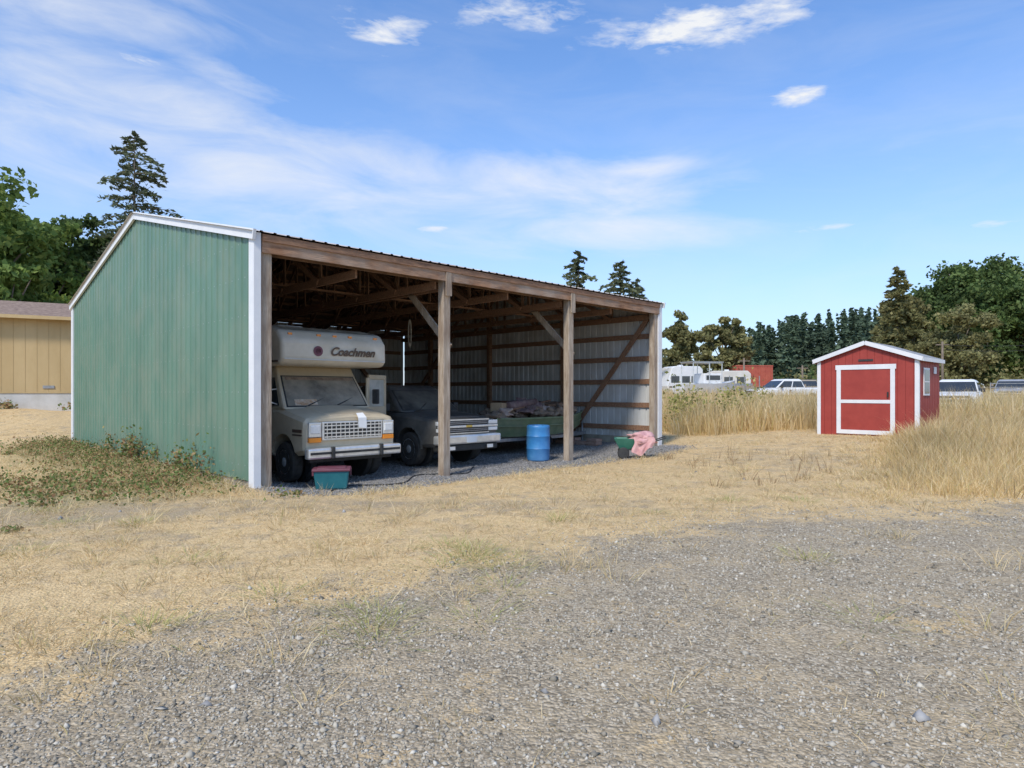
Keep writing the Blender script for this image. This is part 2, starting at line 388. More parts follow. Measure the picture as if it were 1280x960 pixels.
dens=(1-gravel_mask(cx,cy)*.9)*(1-shed_mask(cx,cy))
k=(rng.random(n)<dens*.8)&clear_of_barn(cx,cy)&clear_of_shed(cx,cy)
cx,cy=cx[k],cy[k]
X,Y,hh,ww,le=clumps(cx,cy,28,.09*np.ones(len(cx)),.06+.15*rng.random(len(cx))**2,(.003,.007),(1.2,.5))
blades("dry_grass_tufts",X,Y,hh,ww*1.3,le,M_dry)
px_=np.array([(465,780),(600,775),(580,700),(620,712),(640,700),(190,785),(440,765),(1000,628),(910,625),(345,745),(1085,780),(560,685),(480,770),(590,690),(470,800),(170,655),(700,650),(1010,700),(550,710),(605,695),(630,735),(60,640),(85,655),(25,690),(815,640),(240,700)],float)
dd=1.6*F/(px_[:,1]-490); cx=(px_[:,0]-640)/F*dd
X,Y,hh,ww,le=clumps(cx,dd,120,.12*np.ones(len(cx)),.04+.06*rng.random(len(cx)),(.004,.008),(1.0,.6))
blades("yellow_green_tufts",X,Y,hh,ww,le,M_ygr)
n=14500
cy=8.4+19.5*rng.random(n); cx=rng.uniform(2.5,26,n)
edge=tall_mask(cx,cy)
a_=(cx-PX)*.709+(cy-PY)*-.705; b_=(cx-PX)*.705+(cy-PY)*.709
k=(rng.random(n)<edge**1.1)&clear_of_shed(cx,cy)&(cx<cy*.9+1)
k&=~((a_>-.2)&(a_<1.4)&(b_>-2.0)&(b_<.0)&(rng.random(n)<.5))
cx,cy,ed=cx[k],cy[k],edge[k]
hh0=(.10+.76*ed**2.6*rng.uniform(.3,1.0,len(cx)))*(.5+.5*ss((cy-9.5)/7))
X,Y,hh,ww,le=clumps(cx,cy,20,.14*np.ones(len(cx)),hh0,(.005,.011),(.6,.36))
ww=ww*(.6+.05*Y)
blades("tall_dry_grass",X,Y,hh,ww,le,M_tallg)
n=13500
cy=21.5+42*rng.random(n)**1.5; cx=rng.uniform(4,62,n)
k=(rng.random(n)<tall_mask(cx,cy))&(cx<cy*.9+1)&(cx>cy*.2)&clear_of_shed(cx,cy)
cx,cy=cx[k],cy[k]
X,Y,hh,ww,le=clumps(cx,cy,14,.3*np.ones(len(cx)),.55+.9*rng.random(len(cx)),(.018,.036),(.4,.25))
blades("tall_dry_grass.001",X,Y,hh,ww,le,M_tallg)
def leafcloud(cx,cy,cz,N_,rad):
    n=len(cx)*N_
    c=np.stack([np.repeat(cx,N_),np.repeat(cy,N_),np.repeat(cz,N_)],-1)
    return c+rng.normal(0,1,(n,3))*np.repeat(rad,N_,axis=0)
def leafquads(C,size,mat_,name,parent=None,elong=1.6):
    n=len(C); a=rng.normal(0,1,(n,3)); a/=np.linalg.norm(a,axis=1)[:,None]
    r=rng.normal(0,1,(n,3)); b_=np.cross(a,r); b_/=np.linalg.norm(b_,axis=1)[:,None]
    s_=(size*rng.uniform(.6,1.4,n))[:,None]
    a=a*s_*elong/2; b_=b_*s_/2
    v=np.stack([C-a,C-b_*1.0,C+a,C+b_*1.0],1).reshape(-1,3)
    return nmesh(name,v,np.arange(4*n).reshape(-1,4),4,mat_,parent)
ns=230
s=-np.abs(rng.normal(.2,.85,ns))-.12; t=rng.uniform(.6,13.5,ns)**1.0; wx,wy=xy(s,t)
e2=110; wx=np.concatenate([wx,rng.normal(-8.2,2.1,e2)]); wy=np.concatenate([wy,rng.normal(10.4,1.0,e2)])
s_,t_=st(wx,wy); k=(s_<-.1)|(t_<-.3); wx,wy=wx[k],wy[k]
hh=rng.uniform(.03,.25,len(wx))
rad=np.stack([hh*1.3,hh*1.3,hh*.42],-1)
C=leafcloud(wx,wy,hgt(wx,wy)+hh*.5,65,rad)
leafquads(C,.034,M_gw,"weed_patch")
s=rng.uniform(-.35,-.12,16); t=rng.uniform(1.8,8.5,16); wx,wy=xy(s,t); hh=rng.uniform(.15,.38,16)
C=leafcloud(wx,wy,hgt(wx,wy)+hh,70,np.stack([hh*.35,hh*.35,hh*.5],-1)); leafquads(C,.045,M_gw,"weed_patch.001")
n=420; s=-np.abs(rng.normal(.2,1.1,n))-.1; t=rng.uniform(-.6,13.5,n); cx,cy=xy(s,t)
X,Y,hh,ww,le=clumps(cx,cy,24,.1*np.ones(n),rng.uniform(.05,.24,n),(.005,.011),(1.0,.45)); blades("dry_grass_tufts.001",X,Y,hh,ww,le,M_dry)
n=60
cx=np.concatenate([rng.uniform(3.4,8,40),rng.uniform(13,20,20)]); cy=np.concatenate([rng.uniform(9.2,18,40),rng.uniform(12,22,20)])
k=clear_of_barn(cx,cy)&clear_of_shed(cx,cy); cx,cy=cx[k],cy[k]
X,Y,hh,ww,le=clumps(cx,cy,10,.05*np.ones(len(cx)),rng.uniform(.12,.42,len(cx)),(.006,.012),(1.5,.25))
M_br=island_mat("thistle_brown",[(.17,.11,.06),(.30,.20,.11),(.36,.28,.15)],.9)
blades("thistle_stalks",X,Y,hh,ww,le,M_br)
sx=np.array([6.3,6.9,7.7,8.8,11.2,11.9,7.2,8.3]);sy=np.array([25.0,26.0,27,26,30,31,28.5,24.5])
rad=np.stack([np.full(8,.30),np.full(8,.30),np.full(8,.48)],-1)
C=leafcloud(sx,sy,hgt(sx,sy)+.85,190,rad)
leafquads(C,.085,island_mat("shrub_leaves",[(.18,.21,.06),(.34,.32,.10),(.50,.42,.16),(.24,.26,.08)],.8,.3),"field_shrubs")

# ------------------------------------------------------------ pole barn
LW,D,HE,HR=12.25,12.9,4.27,5.80
zt=lambda t: HE+(HR-HE)*(1-abs(t-D/2)/(D/2))
barn=empty("pole_barn",(A[0],A[1],0),ANG)
def ribbed(name,length,zb,ztop,place,pitch,h,mat_,kinks=()):
    pts=[];u=0
    while u<length-1e-6:
        for a,o in((0,0),(.74,0),(.79,1),(.93,1)):
            q=u+a*pitch
            if q<length: pts.append((q,o*h))
        u+=pitch
    for kk in kinks: pts.append((kk,0))
    pts.append((length,0)); pts=sorted(set(pts))
    v=[];f=[]
    for q,o in pts:
        v.append(place(q,o,zb(q))); v.append(place(q,o,ztop(q)))
    for i in range(len(pts)-1): f.append((2*i,2*i+2,2*i+3,2*i+1))
    me=bpy.data.meshes.new(name); me.from_pydata(v,[],f); me.materials.append(mat_)
    o=bpy.data.objects.new(name,me); COL.objects.link(o); o.parent=barn; return o
ribbed("end_wall_siding",D,lambda q:.10-.06*q/D,lambda q:zt(q)-.01,lambda q,o,z:(-.03-o,q,z),.27,.017,M_green,(D/2,))
ribbed("end_wall_inner",D,lambda q:.05,lambda q:zt(q)-.02,lambda q,o,z:(-.012,q,z),.27,.022,M_galv,(D/2,))
ribbed("far_end_wall_inner",D,lambda q:-.02,lambda q:zt(q)-.02,lambda q,o,z:(LW+.05+o,q,z),.235,.03,M_galv,(D/2,))
ribbed("far_end_wall_siding",D,lambda q:-.02,lambda q:zt(q)-.01,lambda q,o,z:(LW+.10+o,q,z),.235,.022,M_greend,(D/2,))
ribbed("rear_wall_inner",LW,lambda q:-.1,lambda q:HE-.03,lambda q,o,z:(q,D+.02+o,z),.235,.03,M_galv)
ribbed("rear_wall_siding",LW,lambda q:-.1,lambda q:HE-.03,lambda q,o,z:(q,D+.07+o,z),.235,.022,M_greend)
sv=[];sf=[]
for zz in (.35,.95,1.6,2.25,2.9,3.55,4.15,4.75,5.35):
    q=.08
    while q<D:
        if zz<zt(q)-.15:
            i=len(sv); r=.011
            sv+=[(-.034,q-r,zz-r),(-.034,q+r,zz-r),(-.034,q+r,zz+r),(-.034,q-r,zz+r)]; sf.append((i,i+1,i+2,i+3))
        q+=.27
pmesh("siding_screws",sv,sf,mat("screw_heads",(.30,.38,.33),None,rough=.4),barn)
box("corner_trim_side",(-.065,-.028),(-.05,.13),(.0,HE-.02),M_white,barn)
box("corner_trim_front",(-.065,.055),(-.075,-.052),(.0,HE-.02),M_white,barn)
box("rear_corner_trim",(-.065,-.03),(D-.12,D+.1),(.0,HE-.05),M_white,barn)
box("far_corner_trim",(LW+.0,LW+.15),(-.06,-.03),(-.05,HE-.03),M_white,barn)
box("far_corner_trim_inner",(LW-.04,LW-.003),(-.058,.12),(-.05,HE-.03),M_white,barn)
for a,c in ((-.14,D/2),(D/2,D+.14)):
    za,zc=zt(a)+.03,zt(c)+.03
    beam("rake_trim",(-.085,a,za-.07),(-.085,c,zc-.07),.05,.17,M_white,barn)
    beam("rake_trim",(LW+.17,a,za-.07),(LW+.17,c,zc-.07),.04,.17,M_white,barn)
box("skirt_board",(-.012,.03),(.1,D),(-.15,.2),M_board,barn)
box("skirt_board",(LW,LW+.04),(.1,D),(-.22,.22),M_board,barn)
M_rs=mat("roof_steel",(.45,.42,.38),(.6,.57,.53),2,.5,.3,dust=(.33,.22,.13,.7))
def roof(sign):
    pts=[];u=-.16
    while u<LW+.2:
        for a,o in((0,0),(.70,0),(.76,1),(.93,1)):
            q=u+a*.235
            if q<LW+.22: pts.append((q,o*.02))
        u+=.235
    t0,t1=(-.13,D/2) if sign<0 else (D/2,D+.13)
    v=[];f=[]
    for q,o in pts:
        v.append((q,t0,zt(t0)+.02+o)); v.append((q,t1,zt(t1)+.02+o))
    for i in range(len(pts)-1): f.append((2*i,2*i+2,2*i+3,2*i+1))
    me=bpy.data.meshes.new("roof_sheet"); me.from_pydata(v,[],f); me.materials.append(M_rs)
    o=bpy.data.objects.new("roof_sheet",me); COL.objects.link(o); o.parent=barn
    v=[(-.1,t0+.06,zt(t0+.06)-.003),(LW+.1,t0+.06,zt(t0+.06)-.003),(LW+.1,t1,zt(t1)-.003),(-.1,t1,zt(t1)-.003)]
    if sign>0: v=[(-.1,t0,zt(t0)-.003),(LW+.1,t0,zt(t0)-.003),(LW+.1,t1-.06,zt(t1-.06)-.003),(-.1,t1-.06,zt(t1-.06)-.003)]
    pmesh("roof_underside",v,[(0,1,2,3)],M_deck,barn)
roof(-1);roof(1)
for i in range(1,20):
    t=i*D/20
    if abs(t-D/2)<.05: continue
    beam("purlin",(0.0,t,zt(t)-.05),(LW,t,zt(t)-.05),.045,.09,M_wood,barn)
box("header_beam",(.075,LW-.005),(-.075,-.03),(3.93,4.20),M_woodx,barn)
box("header_cap",(.075,LW-.005),(-.10,-.077),(4.12,4.235),M_wood,barn)
box("header_beam_rear",(.08,LW-.01),(.155,.20),(3.93,4.17),M_woodd,barn)
for s0 in (.17,4.08,8.17,12.12):
    box("post",(s0-.095,s0+.095),(-.028,.152),(-.3,4.16),M_woodv,barn,bevel=.012)
for s0 in (4.08,8.17):
    box("post_scab",(s0-.075,s0+.075),(-.104,-.077),(3.62,4.11),M_woodv,barn)
for k_,s0 in enumerate((.12,2.04,3.96,4.20,6.12,8.05,8.29,10.2,12.13)):
    zb=3.86; w=.045
    beam("truss_bottom_chord",(s0,.21,zb),(s0,D-.05,zb),w,.16,M_wood,barn)
    for a,c in((.21,D/2),(D/2,D-.05)):
        beam("truss_top_chord",(s0,a,zt(a)-.19),(s0,c,zt(c)-.19),w-.006,.16,M_woodd,barn)
    tt=[D*i/8 for i in range(9)]
    for i in range(1,8):
        beam("truss_web",(s0+.026,tt[i],zb),(s0+.026,tt[i],zt(tt[i])-.2),.03,.09,M_woodd,barn)
    for i in (1,2,3):
        beam("truss_web",(s0-.04,tt[i],zb),(s0-.04,tt[i+1],zt(tt[i+1])-.22),.03,.11,M_wood,barn)
        beam("truss_web",(s0-.04,tt[8-i],zb),(s0-.04,tt[7-i],zt(tt[7-i])-.22),.03,.11,M_wood,barn)
beam("lateral_brace",(.3,3.2,3.97),(12.0,3.2,3.97),.12,.04,M_wood,barn)
beam("lateral_brace",(.3,9.7,3.97),(12.0,9.7,3.97),.12,.04,M_wood,barn)
beam("lateral_brace",(.3,6.45,4.3),(12.0,6.5,5.3),.12,.04,M_wood,barn)
for s0 in (4.08,8.17):
    beam("knee_brace",(s0+.12,.02,2.55),(s0+.12,1.45,3.86),.045,.15,M_woodv,barn)
for tt_ in (3.63,7.3,10.9):
    box("wall_post",(LW-.14,LW+.0),(tt_-.08,tt_+.08),(-.3,zt(tt_)-.25),M_wood,barn)
for zz in (.5,1.2,1.92,2.62,3.3,3.86,4.5,5.1):
    a=.15; c=D-.05
    if zz>4.2:
        q=(zz-HE)/(HR-HE)*D/2+.5; a=q;c=D-q
    box("wall_girt",(LW+.005,LW+.045),(a,c),(zz-.075,zz+.075),M_wood,barn)
beam("diagonal_brace",(LW-.06,.2,3.95),(LW-.06,3.25,.3),.15,.05,M_wood,barn,up=(1,0,0))
beam("diagonal_brace",(LW-.17,D-.2,.6),(LW-.17,D-3.6,3.9),.05,.15,M_wood,barn,up=(0,0,1))
for s0 in (3.0,6.1,9.2):
    box("wall_post",(s0-.08,s0+.08),(D-.16,D-.01),(-.3,4.0),M_wood,barn)
for zz in (.5,1.2,1.92,2.62,3.3,3.95):
    box("wall_girt",(.1,LW-.15),(D-.008,D+.015),(zz-.07,zz+.07),M_wood,barn)
beam("diagonal_brace",(LW-.3,D-.2,.5),(LW-3.4,D-.2,3.8),.05,.15,M_wood,barn)
M_rope=mat("rope",(.5,.48,.42),None,rough=.9)
for k_ in range(10):
    a0,a1=math.pi*k_/5,math.pi*(k_+1)/5
    cyl("hanging_rope",(LW-5.3+.05*math.cos(a0),5.2,3.35+.42*math.sin(a0)),(LW-5.3+.05*math.cos(a1),5.2,3.35+.42*math.sin(a1)),.02,.02,M_rope,barn,8)

# ------------------------------------------------------------ vehicles
def wheel(par,x,y,r,side,w=.22,rim=None,name="wheel"):
    rim=rim or M_steel
    s_=side
    lathe(name+"_tire",[(r*.60,-w/2),(r*.93,-w/2),(r,-w*.36),(r,w*.36),(r*.93,w/2),(r*.60,w/2)],(x,y,r),(s_,0,0),M_rub,par)
    lathe(name+"_rim",[(r*.62,w*.1),(r*.62,w*.50),(r*.57,w*.50),(r*.52,w*.34),(r*.32,w*.30),(r*.26,w*.48),(r*.16,w*.55),(r*.02,w*.56)],(x,y,r),(s_,0,0),rim,par)
    for i in range(8):
        a=i*math.pi/4+.2; c=(x+s_*w*.315,y+math.cos(a)*r*.43,r+math.sin(a)*r*.43)
        cyl(name+"_hole",c,(c[0]+s_*.012,c[1],c[2]),r*.07,r*.07,M_black,par,8)
def half(w,zb,ztp,cr=.03):
    return [(0,zb),(w*.93,zb),(w,zb+.08),(w*1.0,(zb+ztp)*.55),(w*.985,ztp-.10),(w*.93,ztp-.03),(w*.8,ztp),(0,ztp+cr)]
def greenhouse(par,levels,paint,glass,windshield=(.05,.05,.08,.1),posts=None,nm="cab"):
    secs=[]
    for z,y0,y1,hw in levels: secs.append([(-hw,y0,z),(hw,y0,z),(hw,y1,z),(-hw,y1,z)])
    o=loft(nm+"_shell",secs,paint,par,bevel=.045,smooth=False)
    for p in o.data.polygons:p.use_smooth=True
    o.data.set_sharp_from_angle(angle=math.radians(28))
    a,b_=secs[0],secs[1]
    panel("windshield_seal",(a[0],a[1],b_[1],b_[0]),M_black,par,tuple(q*.65 for q in windshield),.004)
    panel("windshield",(a[0],a[1],b_[1],b_[0]),glass,par,windshield,.009)
    panel("rear_window",(a[2],a[3],b_[3],b_[2]),glass,par,(.1,.1,.15,.15),.006)
    posts=posts or [(.04,.5),(.54,.96)]
    for p0,p1 in posts:
        panel("side_window",(a[1],a[2],b_[2],b_[1]),glass,par,(p0,1-p1,.12,.12),.006)
        panel("side_window",(a[3],a[0],b_[0],b_[3]),glass,par,(1-p1,p0,.12,.12),.006)
M_gold=mat("gold_emblem",(.6,.42,.1),None,rough=.35,metal=.4); M_redl=mat("red_lens",(.5,.02,.02),None,rough=.2)
def pickup(name,loc,rot,paint,glass,bed=True,length=5.6,hero=False):
    e=empty(name,loc,rot)
    secs=[]
    for y_,w,zb,ztp in ((0.05,.93,.50,1.06),(.13,.97,.47,1.10),(.45,.985,.45,1.15),(1.0,.99,.45,1.20),(1.5,.99,.45,1.25),(2.5,1.0,.43,1.27),(length-.5,.99,.45,1.29),(length,.96,.5,1.27)):
        secs.append(mirror_sec(y_,half(w,zb,ztp)))
    body=loft("body",secs,paint,None)
    cs=[]
    ry=length*.755
    for yy in (1.0,ry):
        for sx_ in(-1,1):
            cs.append(cyl("c",(sx_*.62,yy,.42),(sx_*1.2,yy,.42),.485,.485,None,None,32))
    if bed: cs.append(box("c",(-.8,.8),(length*.68,length-.07),(.85,1.6),None))
    cut(body,cs); body.parent=e
    for yy in (1.0,ry):
        for sx_ in(-1,1):
            cyl("wheel_well",(sx_*.60,yy,.44),(sx_*.70,yy,.44),.48,.48,M_black,e,24)
            wheel(e,sx_*.86,yy,.39,sx_,.25,M_chrome)
    y1=3.75 if bed else length-.12
    greenhouse(e,[(1.24,1.38,y1,.93),(1.80,2.12,y1-.22 if bed else y1-.35,.77),(1.89,2.3,y1-.34 if bed else y1-.5,.68)],paint,glass,
        posts=[(.06,.5),(.54,.95)] if bed else [(.06,.35),(.38,.66),(.69,.95)])
    box("front_bumper",(-.97,.97),(-.10,.12),(.52,.73),M_chrome,e,bevel=.04)
    box("lower_valance",(-.9,.9),(-.04,.2),(.36,.515),M_black,e,bevel=.03)
    box("grille",(-.62,.62),(.0,.06),(.77,1.07),M_black,e,bevel=.015)
    box("grille_bar",(-.93,.93),(-.02,.012),(.895,.945),M_chrome,e,bevel=.008)
    box("grille_surround_top",(-.64,.64),(-.012,.04),(1.06,1.09),M_chrome,e)
    box("grille_surround_bottom",(-.64,.64),(-.012,.04),(.755,.775),M_chrome,e)
    for zz in (.81,.85,.98,1.02):
        box("grille_slat",(-.59,.59),(-.008,.0),(zz,zz+.014),M_steel,e)
    box("emblem",(-.09,.09),(-.035,-.018),(.895,.95),M_gold,e,bevel=.01)
    for sx_ in(-1,1):
        x0,x1=sorted((sx_*.64,sx_*.93))
        box("headlight",(x0,x1),(-.01,.08),(.955,1.05),M_lamp,e,bevel=.015)
        box("lower_lamp",(x0,x1),(-.01,.08),(.80,.885),M_lamp,e,bevel=.015)
        x0,x1=sorted((sx_*.50,sx_*.68)); box("fog_lamp",(x0,x1),(-.112,-.095),(.40,.48),M_lamp,e)
        x0,x1=sorted((sx_*.99,sx_*1.16)); box("side_mirror",(x0,x1),(1.72,1.84),(1.25,1.45),M_black,e,bevel=.03)
        for dy in (2.62,3.72) if bed else (2.5,3.5):
            box("door_seam",(sx_*1.0-.003,sx_*1.0+.003),(dy,dy+.012),(.52,1.2),M_black,e)
        box("door_handle",(sx_*1.01-.012,sx_*1.01+.012),(2.4,2.56),(1.06,1.1),M_black,e)
        box("side_moulding",(sx_*1.0-.012,sx_*1.0+.012),(1.55,length*.66),(.68,.74),M_black,e)
        x0,x1=sorted((sx_*.86,sx_*.965)); box("tail_lamp",(x0,x1),(length-.02,length+.012),(.85,1.2),M_redl,e)
        for k_ in range(9):
            a0,a1=math.pi*(k_)/9,math.pi*(k_+1)/9
            beam("arch_lip",(sx_*.985,1.0+.50*math.cos(a0),.42+.50*math.sin(a0)),(sx_*.985,1.0+.50*math.cos(a1),.42+.50*math.sin(a1)),.04,.035,paint,e,up=(1,0,0))
    box("rear_bumper",(-.95,.95),(length-.02,length+.14),(.5,.68),M_chrome,e,bevel=.03)
    box("license_plate",(-.16,.16),(-.122,-.11),(.55,.69),M_paper,e)
    for sx_ in (-.35,.25):
        beam("wiper",(sx_,1.42,1.275),(sx_+.35,1.62,1.43),.02,.02,M_black,e)
    if hero:
        loft("hood_bulge",[mirror_sec(.2,[(0,1.11),(.55,1.11),(.48,1.14),(0,1.155)]),mirror_sec(1.35,[(0,1.22),(.62,1.22),(.54,1.275),(0,1.29)])],paint,e,bevel=.01)
    return e
tx,ty=xy(5.40,.78)
pickup("pickup_truck",(tx,ty,-.12),ANG,M_pew,M_dglass2,hero=True)

# ------------------------------------------------------------ motorhome
mx0,my0=xy(2.10,.40)
rv=empty("motorhome",(mx0,my0,-.14),ANG)
secs=[]
for y_,w,zb,ztp in ((0.06,.96,.62,1.22),(.12,1.0,.58,1.27),(.5,1.01,.52,1.34),(.95,1.01,.5,1.42),(1.1,1.01,.48,1.45),(2.15,1.01,.48,1.45)):
    secs.append(mirror_sec(y_,half(w,zb,ztp,.04)))
body=loft("cab_body",secs,M_tanp,None)
cut(body,[cyl("c",(sx_*.62,.88,.44),(sx_*1.2,.88,.44),.50,.50,None,None,32) for sx_ in(-1,1)]); body.parent=rv
for sx_ in(-1,1):
    cyl("wheel_well",(sx_*.58,.88,.46),(sx_*.68,.88,.46),.5,.5,M_black,rv,24)
    wheel(rv,sx_*.88,.88,.39,sx_,.22,M_chrome)
    wheel(rv,sx_*1.0,4.7,.39,sx_,.24,M_chrome)
cs_=[[(-.98,.90,1.40),(.98,.90,1.40),(.98,2.2,1.40),(-.98,2.2,1.40)],[(-.88,1.42,2.12),(.88,1.42,2.12),(.88,2.2,2.12),(-.88,2.2,2.12)],[(-.86,1.5,2.27),(.86,1.5,2.27),(.86,2.2,2.27),(-.86,2.2,2.27)]]
loft("cab_upper",cs_,M_tanp,rv,bevel=.04,smooth=False)
w0,w1,w2,w3=[Vector(q) for q in (cs_[0][0],cs_[0][1],cs_[1][1],cs_[1][0])]
panel("windshield_seal",(w0,w1,w2,w3),M_black,rv,(.035,.035,.06,.07),.006)
panel("windshield",(w0,w1,w2,w3),M_dglass,rv,(.05,.05,.09,.10),.012)
panel("side_window",(cs_[0][3],cs_[0][0],cs_[1][0],cs_[1][3]),M_glass,rv,(.12,.14,.1,.12),.008)
panel("door_opening",(cs_[0][1],cs_[0][2],cs_[1][2],cs_[1][1]),M_black,rv,(.1,.1,.05,.08),.008)
panel("dash_papers",(w0,w1,w2,w3),mat("orange_papers",(.42,.22,.10),(.62,.54,.42),9,.9),rv,(.13,.62,.10,.74),.014)
panel("window_curtain",(w0,w1,w2,w3),M_cloth2,rv,(.08,.07,.80,.115),.0145)
hw=1.17
prof=[(2.0,.52),(2.0,2.26),(.72,2.26),(.60,2.36),(.62,2.74),(.80,2.94),(1.35,3.05),(3.0,3.10),(7.0,3.10),(7.1,3.0),(7.1,.52)]
n_=len(prof)
v=[(-hw,y_,z_) for y_,z_ in prof]+[(hw,y_,z_) for y_,z_ in prof]
f=[tuple(range(n_)),tuple(range(2*n_-1,n_-1,-1))]+[(i,(i+1)%n_,n_+(i+1)%n_,n_+i) for i in range(n_)]
hb=pmesh("house_body",v,f,M_cream,rv,bevel=.07,seg=3)
for p in hb.data.polygons:p.use_smooth=True
hb.data.set_sharp_from_angle(angle=math.radians(30))
pmesh("roof_grime",[(-1.0,.86,2.962),(1.0,.86,2.962),(1.02,1.36,3.062),(-1.02,1.36,3.062),(1.02,3.0,3.112),(-1.02,3.0,3.112)],[(0,1,2,3),(3,2,4,5)],M_dirt,rv)
for sx_ in(-1,1):
    x0=sx_*hw; X_=(x0-.004,x0+.004)
    for z0,z1 in ((1.30,1.42),(1.46,1.50),(1.02,1.08)):
        box("side_stripe",X_,(2.05,6.9),(z0,z1),M_brown,rv)
    box("side_window",(x0-.012,x0+.012),(2.7,3.6),(1.65,2.25),M_glass,rv,bevel=.01)
    box("cabover_window",(x0-.012,x0+.012),(1.1,1.75),(2.5,2.8),M_glass,rv,bevel=.01)
    box("cabover_molding",(x0-.008,x0+.008),(.75,2.0),(2.31,2.35),M_brown,rv)
    for z0,z1,c_ in ((.98,1.04,M_brown),(.92,.95,M_brown)):
        box("cab_stripe",(sx_*1.012-.006,sx_*1.012+.006),(1.42,2.0),(z0,z1),c_,rv)
        box("fender_stripe",(sx_*1.008-.006,sx_*1.008+.006),(.14,.5),(z0,z1),c_,rv)
    if sx_<0:
        box("side_mirror",(-1.34,-1.16),(1.02,1.09),(1.50,1.82),M_chrome,rv,bevel=.02)
        beam("mirror_arm",(-1.0,1.15,1.5),(-1.22,1.07,1.56),.02,.02,M_chrome,rv)
        beam("mirror_arm",(-.96,1.25,1.8),(-1.22,1.07,1.78),.02,.02,M_chrome,rv)
    box("rear_skirt",(x0*.99-.02,x0*.99+.02),(2.05,4.1),(.35,.53),M_cream,rv)
cu=bpy.data.curves.new("cabover_lettering","FONT"); cu.body="Coachmen"; cu.size=.235; cu.shear=.35; cu.extrude=.004; cu.align_x='CENTER'; cu.offset=.006
t_o=bpy.data.objects.new("cabover_lettering",cu); COL.objects.link(t_o); t_o.parent=rv; t_o.location=(.34,.585,2.47); t_o.rotation_euler=(math.radians(92.5),0,0); cu.materials.append(M_brown)
lathe("cabover_emblem",[(.10,0),(.10,.006),(.06,.006),(.055,.0)],(-.42,.602,2.54),(0,-1,0),M_maroon,rv,20)
box("cabover_lower_trim",(-1.12,1.12),(.588,.6),(2.36,2.385),M_skirt,rv)
for xx in (-.95,-.35,0,.35,.95):
    box("clearance_lamp",(xx-.04,xx+.04),(.70,.73),(2.84,2.88),M_amber,rv)
box("roof_vent",(-.3,.3),(2.6,3.1),(3.115,3.22),M_white,rv,bevel=.03)
box("roof_airconditioner",(-.4,.4),(4.2,5.1),(3.08,3.36),M_cream,rv,bevel=.06)
box("grille_frame",(-.66,.66),(.0,.08),(.83,1.18),M_chrome,rv,bevel=.012)
box("grille_recess",(-.62,.62),(-.006,.02),(.87,1.15),M_black,rv)
for i in range(4):
    z=.885+i*.07; box("grille_bar",(-.62,.62),(-.016,-.004),(z,z+.022),M_chrome,rv)
for i in range(-6,7):
    box("grille_rib",(i*.095-.006,i*.095+.006),(-.02,-.006),(.87,1.15),M_chrome,rv)
for sx_ in(-1,1):
    x0,x1=sorted((sx_*.68,sx_*.93)); box("headlight_bezel",(x0,x1),(.0,.09),(.90,1.17),M_chrome,rv,bevel=.01)
    x0,x1=sorted((sx_*.705,sx_*.905)); box("headlight",(x0,x1),(-.016,.02),(.96,1.12),M_lamp,rv,bevel=.02)
    x0,x1=sorted((sx_*.68,sx_*.93)); box("turn_signal",(x0,x1),(-.004,.06),(.80,.885),M_amber,rv,bevel=.008)
    x0,x1=sorted((sx_*.5,sx_*.56)); box("bumper_guard",(x0,x1),(-.20,-.12),(.50,.72),M_black,rv,bevel=.01)
box("front_bumper",(-1.02,1.02),(-.15,.02),(.50,.70),M_chrome,rv,bevel=.035)
box("bumper_rub_strip",(-.98,.98),(-.158,-.148),(.585,.63),M_black,rv)
box("valance",(-.9,.9),(.03,.15),(.42,.62),M_black,rv,bevel=.02)
box("hood_lip",(-.72,.72),(.04,.07),(1.19,1.215),M_tanp,rv)
for sx_ in (-.45,.2):
    beam("wiper",(sx_,.93,1.475),(sx_+.42,1.06,1.62),.02,.02,M_black,rv)
loft("hood_bulge",[mirror_sec(.1,[(0,1.24),(.5,1.24),(.42,1.30),(0,1.31)]),mirror_sec(.88,[(0,1.36),(.62,1.36),(.52,1.46),(0,1.475)])],M_tanp,rv,bevel=.01)
pmesh("paper_sheet",[(.10,-.03,1.05),(.27,-.035,1.03),(.28,-.02,1.24),(.26,.08,1.335),(.10,.07,1.33),(.09,-.02,1.24)],[(0,1,2,5),(5,2,3,4)],M_paper,rv)
dr=empty("open_door",(1.0,1.12,0),math.radians(-62)); dr.parent=rv
def yb(name,y0,y1,z0,z1,m,th=.03,bev=.012): return box(name,(-th,th),(y0,y1),(z0,z1),m,dr,bevel=bev)
yb("door_skin",0,.86,.52,1.42,M_tanp)
yb("door_frame_front",.02,.10,1.42,2.05,M_tanp); yb("door_frame_rear",.78,.86,1.42,2.12,M_tanp)
yb("door_frame_top",.10,.78,2.02,2.12,M_tanp); yb("door_glass",.10,.78,1.42,2.02,mat("clear_dirty_glass",(.40,.42,.38),(.55,.55,.50),3,.2),.006,0)
box("door_mirror",(.08,.24),(.1,.16),(1.48,1.8),M_black,dr,bevel=.02)

